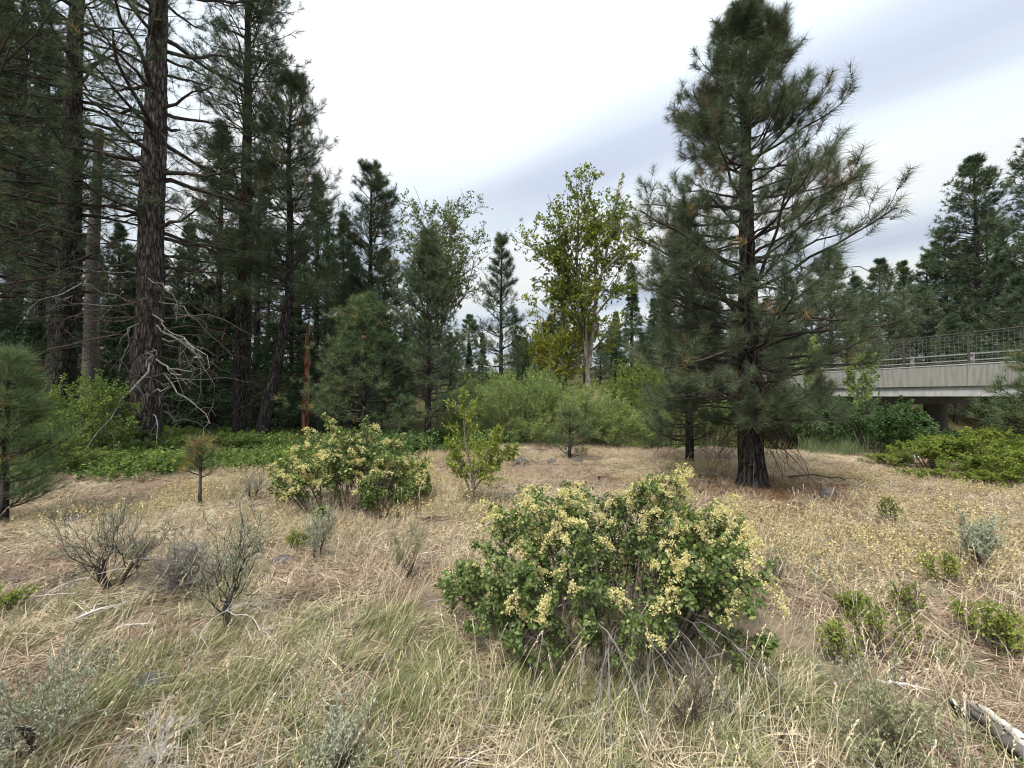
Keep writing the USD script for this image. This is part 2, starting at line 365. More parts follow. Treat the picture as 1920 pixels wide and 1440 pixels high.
# ------------------------------------------------------------------ plants
def pine(root, seed, H, r0, prof, live0=0.15, gap=0.32, per=4, needle=0.17, width=0.005, nn=26, mat='needle', bark='bark',
         elev=(0.0, 0.9), up=0.25, lean=(0, 0), n2=7, n3=3, flare=0.35, sides=14, nz=70, rough=0.02, brown=0.03,
         dead=None, top=1.0, tuft_along=True, jitter=0.25, trunk_pts=None, wood='twig', thick=1.0, up_tip=0.35, az_gap=None, tone0=0.45, lod=0, amax=1.15, top_thin=0.0, back=0.45, amin=0.25, t2min=0.22):
    """A pine: prof(t) is the branch length at the height t (0..1); parts trunk, limbs, crown, and dead limbs one by one."""
    rng = np.random.default_rng(seed)
    if trunk_pts is None:
        zs = np.linspace(-0.15, H, 12)
        w = np.cumsum(rng.normal(0, 0.012 * H / 12, (12, 2)), 0)
        tp = np.stack([w[:, 0] + lean[0] * np.clip(zs, 0, None) / H, w[:, 1] + lean[1] * np.clip(zs, 0, None) / H, zs], 1)
        tp[0, :2] = tp[1, :2] * 0
    else:
        tp = np.asarray(trunk_pts, float)
    tt = np.clip((tp[:, 2]) / H, 0, 1)
    tr = r0 * (1 - tt) ** 0.85 * 0.97 + 0.012
    v, f = trunk_mesh(tp, tr, sides, rng, flare, rough, nz)
    put('trunk', v, f, M[bark], root, smooth=True)
    axis = lambda zq: np.stack([np.interp(zq, tp[:, 2], tp[:, 0]), np.interp(zq, tp[:, 2], tp[:, 1]), zq], 1)
    # live limbs
    hs, z = [], live0 * H
    while z < H * 0.985:
        t = z / H
        m = per if t < 0.85 else max(3, per - 1)
        hs += [z + rng.normal(0, gap * 0.16) for _ in range(m)]
        z += gap * (1.0 - 0.45 * t) * rng.uniform(0.8, 1.2)
    hs = np.clip(np.array(hs), 0.05, H * 0.99); t = hs / H
    N = len(hs)
    az = np.arange(N) * (2 * np.pi / per) + np.repeat(rng.uniform(0, 6.28, N // 2 + 1), 2)[:N] + rng.normal(0, 0.4, N)
    if az_gap is not None:
        az = az_gap(az, t, rng)
    L = np.array([prof(x) for x in t]) * rng.uniform(1 - jitter * 1.6, 1 + jitter * 0.5, N)
    keep = (L > 0.06) & (rng.random(N) > top_thin * (t > 0.45) * (t < 0.93))
    hs, t, az, L, N = hs[keep], t[keep], az[keep], L[keep], int(keep.sum())
    el = elev[0] + (elev[1] - elev[0]) * t ** 1.6 + rng.normal(0, 0.12, N)
    D = np.stack([np.cos(az) * np.cos(el), np.sin(az) * np.cos(el), np.sin(el)], 1)
    bend = np.zeros((N, 3)); bend[:, 2] = up * (1 - t * 0.6) + rng.normal(0, 0.06, N)
    k1, k2, k3, s1 = ((7, 5, 3, 5), (5, 3, 2, 4))[lod]
    C1 = curves(axis(hs), D, L, k1, bend, 0.06, rng)
    R1 = taper((0.010 + 0.014 * L * thick), k1, 0.2)
    limbs = [tubes(C1, R1, s1)]
    P2, D2, par, t2 = children(C1, n2, t2min, 0.99, 0.75, rng, flat=0.72)
    l2 = L[par] * (0.42 - 0.24 * t2) * rng.uniform(0.6, 1.15, len(par)) + 0.08
    b2 = np.zeros((len(par), 3)); b2[:, 2] = up_tip
    C2 = curves(P2, D2, l2, k2, b2, 0.07, rng)
    limbs.append(tubes(C2, taper(0.0035 + 0.006 * l2 * thick, k2, 0.4), 3))
    ends, dirs = [C2[:, -1], C1[:, -1]], [unit(C2[:, -1] - C2[:, -2]), unit(C1[:, -1] - C1[:, -2])]
    if n3:
        P3, D3, p3, t3 = children(C2, n3, 0.3, 0.95, 0.7, rng, flat=0.4)
        l3 = l2[p3] * 0.4 * rng.uniform(0.6, 1.2, len(p3)) + 0.05
        b3 = np.zeros((len(p3), 3)); b3[:, 2] = up_tip
        C3 = curves(P3, D3, l3, k3, b3, 0.05, rng)
        limbs.append(tubes(C3, taper(np.full(len(p3), 0.0035), k3, 0.5), 3))
        ends.append(C3[:, -1]); dirs.append(unit(C3[:, -1] - C3[:, -2]))
    leader = axis(np.array([H])); ends.append(leader); dirs.append(np.array([[0, 0, 1.0]]))
    E = np.vstack(ends); Dd = unit(np.vstack(dirs) + [0, 0, 0.12])
    limbv, limbf = join(limbs)
    put('limbs', limbv, limbf, M[wood], root, smooth=True)
    tone = tone0 + (meshkit.noise(E * 0.9, seed) - 0.5) * 0.5 + rng.normal(0, 0.13, len(E))
    tone = np.where(rng.random(len(E)) < brown, 1.0, np.clip(tone, 0, 0.9))
    v, f, tn = tufts(E, Dd, needle * rng.uniform(0.8, 1.12, len(E)), nn, width, rng, tone, amax=amax, back=back, amin=amin)
    put('crown', v, f, M[mat], root, tn)
    # dead limbs: (z0, z1, count, length, droop, material, azimuth centre or None)
    if dead:
        for (z0, z1, cnt, ln, dr, dm, single) in dead:
            zq = np.sort(rng.uniform(z0, z1, cnt)); a = rng.uniform(0, 6.28, cnt)
            e = rng.uniform(-0.1, 0.35, cnt)
            Dq = np.stack([np.cos(a) * np.cos(e), np.sin(a) * np.cos(e), np.sin(e)], 1)
            lq = ln * rng.uniform(0.5, 1.15, cnt)
            bq = np.zeros((cnt, 3)); bq[:, 2] = -dr * rng.uniform(0.4, 1.3, cnt); bq[:, 0] = rng.normal(0, 0.2, cnt); bq[:, 1] = rng.normal(0, 0.2, cnt)
            K1 = curves(axis(zq), Dq, lq, 9, bq, 0.14, rng)
            p2, d2, pr, tq = children(K1, 4, 0.35, 1.0, 0.8, rng, flat=0.3)
            l2_ = lq[pr] * 0.34 * rng.uniform(0.4, 1.2, len(pr)); bb = np.zeros((len(pr), 3)); bb[:, 2] = -dr * 0.5
            K2 = curves(p2, d2, l2_, 5, bb, 0.16, rng)
            p3, d3, pr3, _ = children(K2, 2, 0.3, 1.0, 0.8, rng, flat=0.2)
            K3 = curves(p3, d3, l2_[pr3] * 0.5 * rng.uniform(0.5, 1.2, len(pr3)), 3, np.array([0, 0, -0.2]), 0.12, rng)
            g1 = (0.008 + 0.010 * lq) if single else (0.006 + 0.008 * lq)
            if single:
                for j in range(cnt):
                    sel = pr == j; s3 = np.isin(pr3, np.nonzero(sel)[0])
                    put('dead_branch', *join([tubes(K1[j:j + 1], taper(g1[j:j + 1], 9, 0.3), 5), tubes(K2[sel], taper(np.full(sel.sum(), 0.0075), 5, 0.4), 3),
                                              tubes(K3[s3], taper(np.full(s3.sum(), 0.0045), 3, 0.5), 3)]), M[dm], root, smooth=True)
            else:
                m = put('dead_twigs', *join([tubes(K1, taper(g1, 9, 0.3), 4), tubes(K2, taper(np.full(len(K2), 0.004), 5, 0.5), 3), tubes(K3, taper(np.full(len(K3), 0.003), 3, 0.5), 3)]), M[dm], root, smooth=True)
                tag(m, kind='stuff')
    return root

def broadleaf(root, seed, stems, levels, leaf, ratio, mat, bark, n_leaf, clump=0.12, sides=10, tone0=0.45, stem_part='trunk', skip_leaf_below=0.0, wood='twig_brown', nz=40, leaf_up=0.6, autumn=0.03, bare=None, weighted=False):
    """stems: [(points, r0, r1)]; levels: [(n, t0, t1, angle, length factor (of parent), up, wiggle)] grown one on another; leaves on the last two levels."""
    rng = np.random.default_rng(seed)
    K = 10
    st = []
    tv = []
    for pts, r0, r1 in stems:
        pts = np.asarray(pts, float); s0 = np.linspace(0, 1, len(pts)); s1 = np.linspace(0, 1, K)
        p = np.stack([np.interp(s1, s0, pts[:, j]) for j in range(3)], 1); st.append(p)
        tv.append(trunk_mesh(p, np.linspace(r0, r1, K), sides, rng, 0.15, 0.0, nz))
    for v, f in tv:
        put(stem_part, v, f, M[bark], root, smooth=True)
    C = np.stack(st); Ls = np.linalg.norm(np.diff(C, axis=1), axis=2).sum(1)
    rs = np.array([s[1] for s in stems]) * 0.5
    tubesall, hold = [], []
    for i, (n, t0, t1, ang, lf, up, wig) in enumerate(levels):
        P, D, par, t = children(C, n, t0, t1, ang, rng, flat=0.15, weight=Ls if weighted else None)
        l = Ls[par] * lf * (1.15 - 0.65 * t) * rng.uniform(0.65, 1.2, len(par))
        b = np.zeros((len(par), 3)); b[:, 2] = up
        k = (7, 4, 3, 3)[min(i, 3)]
        C = curves(P, D, l, k, b, wig, rng); Ls = l
        rs = np.maximum(rs[par] * (0.5 - 0.2 * t), 0.0022)
        tubesall.append(tubes(C, taper(rs, k, 0.3), (5, 3, 3, 3)[min(i, 3)]))
        if i >= len(levels) - 2: hold.append((C, Ls))
    put('limbs' if stem_part == 'trunk' else 'twigs', *join(tubesall), M[wood], root, smooth=True)
    Pn, Dn = [], []
    share = [0.2, 0.8] if len(hold) > 1 else [1.0]
    for (Ch, Lh), sh in zip(hold, share):
        m = max(1, int(round(n_leaf * sh / len(Ch))))
        P, D, par, t = children(Ch, m, 0.25, 1.0, 0.9, rng, flat=0.0, spread=0.4, weight=Lh if weighted else None)
        Pn.append(P); Dn.append(D)
    P, D = np.vstack(Pn), np.vstack(Dn)
    P = P + rng.normal(0, clump * 0.3, P.shape) * 0.3
    if bare is not None:
        kp = bare(P, rng); P, D = P[kp], D[kp]
    tone = tone0 + (meshkit.noise(P * 1.1, seed + 1) - 0.5) * 0.5 + rng.normal(0, 0.16, len(P))
    tone = np.where(rng.random(len(P)) < autumn, 1.0, np.clip(tone, 0, 0.93))
    v, f, tn = leaves(P, D, leaf * rng.uniform(0.65, 1.2, len(P)), ratio, rng, tone, up=leaf_up)
    put('crown' if stem_part == 'trunk' else 'foliage', v, f, M[mat], root, tn)
    return P, D, rng

def dome_stems(rng, n, w, d, h, r=0.012, base=0.25, low=0.35, qpow=0.5):
    """n stems from a common foot to points of a dome w wide, d deep, h high."""
    out = []
    for i in range(n):
        a = rng.uniform(0, 6.28); q = rng.random() ** qpow; z = h * (low + (1 - low) * math.sqrt(max(0, 1 - q * q)) * rng.uniform(0.75, 1.0))
        tip = np.array([math.cos(a) * q * w / 2, math.sin(a) * q * d / 2, z * 0.9])
        b = np.array([math.cos(a) * q * w / 2 * base, math.sin(a) * q * d / 2 * base, -0.04])
        m = (b + tip) / 2 + [0, 0, z * 0.14] + rng.normal(0, 0.03 * h, 3)
        out.append(([b, m, tip], r * rng.uniform(0.7, 1.3), r * 0.35))
    return out

def shrub(root, seed, w, d, h, mat, leaf, ratio, n_leaf, stems=14, levels=None, bark='stem_grey', wood='twig_brown', tone0=0.45, low=0.3, r=0.012, autumn=0.03, leaf_up=0.6, base=0.25, qpow=0.5):
    rng = np.random.default_rng(seed + 1000)
    st = dome_stems(rng, stems, w, d, h, r, base=base, low=low, qpow=qpow)
    lv = levels or [(7, 0.2, 1.0, 0.7, 0.42, 0.15, 0.08), (6, 0.2, 1.0, 0.75, 0.4, 0.15, 0.08)]
    return broadleaf(root, seed, st, lv, leaf, ratio, mat, bark, n_leaf, sides=5, tone0=tone0, stem_part='stem', wood=wood, nz=None, autumn=autumn, leaf_up=leaf_up)

def panicles(root, P, D, rng, size, grains, gsize, mat='flower', name='flower_cluster'):
    """Drooping plumes of small grains; each plume is one part."""
    for p, d in zip(P, D):
        s = size * rng.uniform(0.65, 1.25)
        ax = unit(d * [1, 1, 0.5] + [0, 0, 0.35] + rng.normal(0, 0.25, 3))
        C = curves(p[None], ax[None], [s], 6, np.array([[0, 0, -0.55]]), 0.05, rng)
        q, qd, _, t = children(C, 9, 0.05, 1.0, 0.85, rng, spread=0.4)
        C2 = curves(q, qd, s * 0.55 * (1.1 - 0.75 * t) * rng.uniform(0.6, 1.2, len(t)), 4, np.array([0, 0, -0.4]), 0.08, rng)
        m = max(2, grains // 9)
        g, gd, _, _ = children(C2, m, 0.1, 1.0, 1.1, rng, spread=0.5)
        g = g + rng.normal(0, gsize * 0.5, g.shape)
        v, f, tn = leaves(g, unit(rng.normal(0, 1, g.shape)), gsize * rng.uniform(0.7, 1.4, len(g)), 0.9, rng, np.clip(rng.normal(0.55, 0.25, len(g)), 0, 1), up=0.3)
        put(name, v, f, M[mat], root, tn)

def sage(root, seed, h, w, base_r=0.025, n1=9, leafn=1600, mat='sage', leaf=0.016, wood='stem_grey', up=0.35, dead=0, twist=0.12, trunks=2, ang=0.55):
    """An open woody shrublet: dark twisted stems, fine twigs and sparse small leaves."""
    rng = np.random.default_rng(seed)
    st = []
    for i in range(trunks):
        a = rng.uniform(0, 6.28)
        top = np.array([math.cos(a) * w * 0.12, math.sin(a) * w * 0.12, h * rng.uniform(0.3, 0.45)])
        st.append(([[math.cos(a) * 0.02, math.sin(a) * 0.02, -0.04], top * 0.5 + rng.normal(0, 0.02, 3), top], base_r * rng.uniform(0.8, 1.2), base_r * 0.55))
    C = np.stack([np.array(s[0]) for s in st])
    for i, s in enumerate(st):
        p = np.array(s[0]); s1 = np.linspace(0, 1, 9)
        pp = np.stack([np.interp(s1, [0, .5, 1], p[:, j]) for j in range(3)], 1)
        put('stem', *trunk_mesh(pp, np.linspace(s[1], s[2], 9), 7, rng, 0.3, 0.0, 24, lump=0.2), M['twig'], root, smooth=True)
    P, D, par, t = children(C, n1, 0.35, 1.0, ang, rng)
    D = unit(D + [0, 0, up]); l = h * 0.62 * rng.uniform(0.6, 1.15, len(par)) * (1 + 0.0 * t)
    C1 = curves(P, D, l, 8, np.array([0, 0, 0.15]), twist, rng)
    P, D, par, t = children(C1, 7, 0.2, 1.0, 0.7, rng); l2 = l[par] * 0.38 * rng.uniform(0.5, 1.2, len(par))
    C2 = curves(P, unit(D + [0, 0, up * 0.7]), l2, 5, np.array([0, 0, 0.2]), twist, rng)
    P, D, par, t = children(C2, 5, 0.15, 1.0, 0.7, rng); l3 = l2[par] * 0.45 * rng.uniform(0.5, 1.2, len(par))
    C3 = curves(P, unit(D + [0, 0, up * 0.7]), l3, 3, np.array([0, 0, 0.2]), 0.1, rng)
    put('branches', *join([tubes(C1, taper(np.full(len(C1), base_r * 0.24), 8, 0.25), 4), tubes(C2, taper(np.full(len(C2), base_r * 0.085), 5, 0.5), 3),
                           tubes(C3, taper(np.full(len(C3), max(0.0010, base_r * 0.04)), 3, 0.6), 3)]), M[wood], root, smooth=True)
    if leafn:
        m = max(1, leafn // len(C3))
        P, D, _, _ = children(C3, m, 0.2, 1.0, 0.7, rng, spread=0.4)
        v, f, tn = leaves(P, D, leaf * rng.uniform(0.6, 1.3, len(P)), 0.32, rng, np.clip(rng.normal(0.5, 0.22, len(P)), 0, 1), droop=-0.2)
        put('foliage', v, f, M[mat], root, tn)
    for i in range(dead):
        a = rng.uniform(0, 6.28); e = rng.uniform(0.0, 0.4)
        K1 = curves(np.array([[0, 0, h * 0.25]]), np.array([[math.cos(a) * math.cos(e), math.sin(a) * math.cos(e), math.sin(e)]]), [w * 0.6], 8, np.array([[0, 0, -0.55]]), 0.1, rng)
        p, d, pr, tt_ = children(K1, 6, 0.3, 1.0, 0.7, rng, flat=0.3)
        K2 = curves(p, d, w * 0.2 * rng.uniform(0.5, 1.3, len(p)), 4, np.array([0, 0, -0.3]), 0.1, rng)
        p, d, pr, tt_ = children(K2, 3, 0.3, 1.0, 0.7, rng)
        K3 = curves(p, d, w * 0.08 * rng.uniform(0.5, 1.3, len(p)), 3, np.array([0, 0, -0.2]), 0.1, rng)
        put('dead_branch', *join([tubes(K1, taper([0.0035], 8, 0.3), 5), tubes(K2, taper(np.full(len(K2), 0.0018), 4, 0.5), 3), tubes(K3, taper(np.full(len(K3), 0.0012), 3, 0.6), 3)]), M['bleached'], root, smooth=True)
    return root

def blades(rng, n, spread, h, width, lean, mat_tone=(0.5, 0.2), segs=3, wind=(0.25, 0.1), curl=0.5):
    """n grass blades as ribbons narrowing to a tip."""
    a = rng.uniform(0, 6.28, n); q = np.sqrt(rng.random(n)) * spread
    P = np.stack([np.cos(a) * q, np.sin(a) * q, np.full(n, -0.01)], 1)
    l = h * rng.uniform(0.45, 1.15, n)
    e = np.abs(rng.normal(0, lean, n)); b = rng.uniform(0, 6.28, n)
    D = np.stack([np.sin(e) * np.cos(b) + wind[0], np.sin(e) * np.sin(b) + wind[1], np.cos(e)], 1); D = unit(D)
    hor = unit(D * [1, 1, 0] + rng.normal(0, 0.15, (n, 3)) * [1, 1, 0])
    s = np.linspace(0, 1, segs + 1)
    cu = curl * rng.uniform(0.2, 1.4, n)
    bend = hor * cu[:, None]; bend[:, 2] = -cu * 0.75
    C = P[:, None] + l[:, None, None] * (D[:, None] * s[None, :, None] + bend[:, None] * (s ** 2)[None, :, None])
    C[..., 2] = np.maximum(C[..., 2], 0.004 + 0.01 * rng.random((n, 1)))
    S = unit(np.cross(D, rng.normal(0, 1, (n, 3))))
    wd = width * rng.uniform(0.6, 1.3, n)
    ws = (1 - s) ** 0.6
    Vl = C - S[:, None] * (wd[:, None] * ws[None])[..., None] * 0.5
    Vr = C + S[:, None] * (wd[:, None] * ws[None])[..., None] * 0.5
    V = np.stack([Vl, Vr], 2)[:, :, :, :].reshape(n, -1, 3)          # 2 per ring
    k = segs + 1
    idx = np.arange(n)[:, None] * (2 * k)
    fs = []
    for j in range(segs):
        o = 2 * j
        fs.append(idx + [o, o + 1, o + 3])
        if j < segs - 1:
            fs.append(idx + [o, o + 3, o + 2])
    f = np.concatenate(fs)
    tn = np.repeat(np.clip(rng.normal(mat_tone[0], mat_tone[1], n), 0, 1), 2 * k)
    return V.reshape(-1, 3), f, tn

def scatter(name, protos, pos, rot, scl, which, label, cat):
    """One PointInstancer of ground cover. protos: [(v, f, tone, material)]."""
    path = numbered('/World/' + name)
    pi = UsdGeom.PointInstancer.Define(stage, path)
    targets = []
    for i, (v, f, tn, mat) in enumerate(protos):
        m = put('tuft', v, f, mat, pi, tn)
        targets.append(m.GetPath())
    pi.CreatePrototypesRel().SetTargets(targets)
    pi.CreatePositionsAttr(Vt.Vec3fArray.FromNumpy(np.asarray(pos, np.float32)))
    pi.CreateProtoIndicesAttr(Vt.IntArray.FromNumpy(np.asarray(which, np.int32)))
    h = np.asarray(rot) / 2
    pi.CreateOrientationsAttr(Vt.QuathArray([Gf.Quath(float(math.cos(x)), 0.0, 0.0, float(math.sin(x))) for x in h]))
    s = np.asarray(scl, np.float32)
    pi.CreateScalesAttr(Vt.Vec3fArray.FromNumpy(np.stack([s, s, s], 1)))
    tag(pi, label, cat, kind='stuff')
    return pi

# ------------------------------------------------------------------ the ground
def base(px, py):
    return ground_hit(px, py)
def spot(px, Y):
    p = at(px, 743, Y); return np.array([p[0], Y, float(ground_z(p[0], Y))])
def tall(py, Y, zb):
    """height above zb of something at depth Y whose top stands at row py"""
    return float(at(960, py, Y)[2] - zb)

def build_ground():
    r = np.concatenate([[0.0], np.geomspace(0.35, 30, 170), np.geomspace(31, 900, 50)])
    na = 210
    a = np.linspace(0, 2 * np.pi, na, endpoint=False)
    X = r[:, None] * np.cos(a); Y = r[:, None] * np.sin(a)
    Z = ground_z(X, Y)
    near = np.exp(-(r[:, None] / 14) ** 2)
    p = np.stack([X, Y, 0 * X], -1)
    Z = Z + near * (meshkit.fbm(p * 9, 2, 31) - 0.5) * 0.03 - 0.012
    V = np.stack([X, Y, Z], -1).reshape(-1, 3)
    idx = np.arange(len(r) * na).reshape(len(r), na)
    q0, q1 = idx[:-1], idx[1:]; s0, s1 = np.roll(q0, -1, 1), np.roll(q1, -1, 1)
    f = np.concatenate([np.stack([q0, q1, s1], -1).reshape(-1, 3), np.stack([q0, s1, s0], -1).reshape(-1, 3)])
    x, y = V[:, 0], V[:, 1]
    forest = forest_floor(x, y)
    mat = usdkit.material(stage, '/World/Looks/ground', {
        'g': ('geometry', {}), 'a': ('attribute', {'attribute': 'tone'}),
        'n1': ('noise_texture', {'scale': 1.6, 'detail': 6.0, 'roughness': 0.65}),
        'n2': ('noise_texture', {'scale': 24.0, 'detail': 5.0, 'roughness': 0.7}),
        's': ('math', {'math_type': 'multiply_add', 'value2': 0.5}), 'h': ('math', {'math_type': 'multiply', 'value2': 0.5}),
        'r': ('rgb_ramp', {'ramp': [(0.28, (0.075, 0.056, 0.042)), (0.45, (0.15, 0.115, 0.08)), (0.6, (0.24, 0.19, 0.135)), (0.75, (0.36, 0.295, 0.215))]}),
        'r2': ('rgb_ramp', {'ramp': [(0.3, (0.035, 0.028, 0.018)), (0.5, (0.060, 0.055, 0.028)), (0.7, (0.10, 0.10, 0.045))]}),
        'mx': ('mix', {}), 'b': ('bump', {'strength': 0.7, 'distance': 0.03}),
        'p': ('diffuse_bsdf', {})},
        [('g.position', 'n1.vector'), ('g.position', 'n2.vector'), ('n2.fac', 'h.value1'), ('n1.fac', 's.value1'), ('h.value', 's.value3'),
         ('s.value', 'r.fac'), ('s.value', 'r2.fac'), ('a.fac', 'mx.fac'), ('r.color', 'mx.color1'), ('r2.color', 'mx.color2'), ('mx.color', 'p.color'),
         ('n2.fac', 'b.height'), ('b.normal', 'p.normal')], surface='p.BSDF')
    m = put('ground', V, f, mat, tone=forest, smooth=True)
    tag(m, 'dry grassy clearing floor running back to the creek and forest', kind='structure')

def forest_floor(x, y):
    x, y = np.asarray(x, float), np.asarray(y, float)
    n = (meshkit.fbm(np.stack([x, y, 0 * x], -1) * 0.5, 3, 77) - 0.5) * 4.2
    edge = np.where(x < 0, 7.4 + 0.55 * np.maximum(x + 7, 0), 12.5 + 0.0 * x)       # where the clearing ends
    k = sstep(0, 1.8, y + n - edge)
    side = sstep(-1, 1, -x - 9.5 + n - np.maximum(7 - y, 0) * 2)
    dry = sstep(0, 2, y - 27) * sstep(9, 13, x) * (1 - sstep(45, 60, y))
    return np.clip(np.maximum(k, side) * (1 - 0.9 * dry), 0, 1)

build_ground()

# ------------------------------------------------------------------ the bridge
def box(a, b):
    m = trimesh.creation.box(np.subtract(b, a)); m.apply_translation((np.asarray(a) + b) / 2); return m.vertices, m.faces
def bar(p, q, r, s=6):
    return tubes(np.linspace(p, q, 2)[None], np.full((1, 2), r), s)

def bridge():
    br = thing('road_bridge', (BR0[0], BR0[1], 0), math.degrees(math.atan2(BU[1], BU[0])), 'grey concrete road bridge with wire mesh railing behind the lone pine', 'bridge')
    # local x runs along the bridge (away), local -y towards the road side
    conc = usdkit.material(stage, '/World/Looks/ribbed_concrete', {
        'tc': ('texture_coordinate', {}), 'w': ('wave_texture', {'wave_type': 'bands', 'bands_direction': 'x', 'scale': 11.0, 'distortion': 0.6, 'detail': 1.0}),
        'mp': ('mapping', {'scale': (5.0, 4.0, 0.4)}), 'n': ('noise_texture', {'scale': 2.2, 'detail': 6.0, 'roughness': 0.7}),
        'n2': ('noise_texture', {'scale': 40.0, 'detail': 3.0}), 's': ('math', {'math_type': 'multiply_add', 'value2': 0.25}),
        'r': ('rgb_ramp', {'ramp': [(0.30, (0.105, 0.10, 0.09)), (0.6, (0.27, 0.265, 0.24)), (0.85, (0.34, 0.335, 0.31))]}),
        'b': ('bump', {'strength': 0.45, 'distance': 0.012}), 'p': ('principled_bsdf', {'roughness': 0.85, 'specular_ior_level': 0.25})},
        [('tc.object', 'w.vector'), ('tc.object', 'mp.vector'), ('mp.vector', 'n.vector'), ('tc.object', 'n2.vector'), ('n2.fac', 's.value1'), ('n.fac', 's.value3'), ('s.value', 'r.fac'),
         ('w.fac', 'b.height'), ('b.normal', 'p.normal'), ('r.color', 'p.base_color')], surface='p.BSDF')
    gird = usdkit.material(stage, '/World/Looks/girder_concrete', {
        'tc': ('texture_coordinate', {}), 'mp': ('mapping', {'scale': (1.6, 1.6, 0.5)}), 'n': ('noise_texture', {'scale': 3.0, 'detail': 6.0, 'roughness': 0.7}),
        'r': ('rgb_ramp', {'ramp': [(0.3, (0.30, 0.30, 0.29)), (0.55, (0.44, 0.45, 0.44)), (0.8, (0.50, 0.51, 0.50))]}),
        'p': ('principled_bsdf', {'roughness': 0.7})}, [('tc.object', 'mp.vector'), ('mp.vector', 'n.vector'), ('n.fac', 'r.fac'), ('r.color', 'p.base_color')], surface='p.BSDF')
    steel = wood_mat('brown_steel', (0.055, 0.05, 0.046), (0.10, 0.09, 0.082), 20)
    galv = wood_mat('galvanised_steel', (0.18, 0.18, 0.18), (0.30, 0.30, 0.30), 20)
    S0, S1, step = -13.6, 19.7, 1.85
    n = int(round((S1 - S0) / step))
    put('deck', *box((S0, -9.6, 1.96), (S1, 0.02, 2.28)), conc, br)
    for k in range(5):
        y0 = 0.12 - k * 2.2
        put('girder', *join([box((S0, y0 - 0.45, 1.60), (S1, y0, 1.956))]), gird, br)
    rng = np.random.default_rng(8)
    for i in range(n):
        a, b = S0 + i * step, S0 + (i + 1) * step
        put('parapet_panel', *box((a + 0.006, 0.024, 1.96), (b - 0.006, 0.20 + rng.uniform(0, 0.006), 2.70)), conc, br)
        put('parapet_cap', *box((a + 0.006, 0.0, 2.702), (b - 0.006, 0.215, 2.735)), gird, br)
        put('railing_post', *join([box((a - 0.026, 0.08, 2.735), (a + 0.026, 0.13, 3.86)), box((a - 0.034, 0.07, 3.862), (a + 0.034, 0.14, 3.89))]), steel, br)
        w = []
        for x in np.arange(a + 0.12, b - 0.03, 0.127):
            w.append(bar((x, 0.10, 2.80), (x, 0.10, 3.80), 0.0021, 3))
        for zz in np.arange(2.86, 3.80, 0.127):
            w.append(bar((a + 0.04, 0.112, zz), (b - 0.04, 0.112, zz), 0.0021, 3))
        put('mesh_panel', *join(w), galv, br)
        # inner rail between road and footway
        put('guard_rail_post', *box((a + 0.7, -1.85, 2.28), (a + 0.78, -1.75, 3.27)), galv, br)
    put('top_rail', *bar((S0, 0.105, 3.82), (S1, 0.105, 3.82), 0.024), steel, br)
    put('bottom_rail', *bar((S0, 0.105, 2.78), (S1, 0.105, 2.78), 0.018), steel, br)
    for zz in (3.22, 2.98):
        put('guard_rail', *box((S0, -1.745, zz - 0.02), (S1, -1.70, zz + 0.02)), galv, br)
    # round pier columns and their cross beam; end walls
    for k in range(2):
        c = trimesh.creation.cylinder(0.42, 3.4, sections=24); c.apply_translation((5.4, -2.3 - 4.2 * k, -0.35))
        put('pier', c.vertices, c.faces, gird, br, smooth=False)
    put('pier_beam', *box((4.9, -9.0, 1.22), (5.9, -0.6, 1.597)), gird, br)
    put('abutment', *box((18.8, -9.6, -2.5), (19.8, -0.1, 1.597)), gird, br)
    put('abutment', *box((-14.2, -9.6, -2.5), (-13.2, -0.1, 1.597)), gird, br)
    return br
bridge()

def embankment():
    """The road's bank beyond the far end of the bridge."""
    m = []
    g = np.linspace(19.8, 36, 20); w = np.linspace(-16, 6, 24)
    G, Wd = np.meshgrid(g, w, indexing='ij')
    X = BR0[0] + BU[0] * G - BU[1] * -Wd * -1 * -1; Y = BR0[1] + BU[1] * G + BU[0] * -Wd * -1 * -1
    X = BR0[0] + BU[0] * G + (-BU[1]) * Wd; Y = BR0[1] + BU[1] * G + BU[0] * Wd
    zt = np.where((Wd > -9.8) & (Wd < 0.1), 2.25, 2.25 - np.where(Wd > 0, Wd, -9.8 - Wd) * 0.55)
    gz = ground_z(X, Y)
    Z = np.maximum(zt + (meshkit.fbm(np.stack([X, Y, 0 * X], -1), 3, 6) - 0.5) * 0.2, gz - 0.3)
    idx = np.arange(G.size).reshape(G.shape)
    a, b, c, d = idx[:-1, :-1], idx[1:, :-1], idx[1:, 1:], idx[:-1, 1:]
    f = np.concatenate([np.stack([a, b, c], -1).reshape(-1, 3), np.stack([a, c, d], -1).reshape(-1, 3)])
    m = put('road_embankment', np.stack([X, Y, Z], -1).reshape(-1, 3), f, M['litter'], smooth=True)
    tag(m, 'grassy bank that carries the road past the end of the bridge', kind='structure')
M['litter'] = wood_mat('dry_bank', (0.06, 0.06, 0.03), (0.15, 0.14, 0.07), 2.0)
embankment()

# ------------------------------------------------------------------ trees
def interp(xs, ys):
    return lambda t: float(np.interp(t, xs, ys))

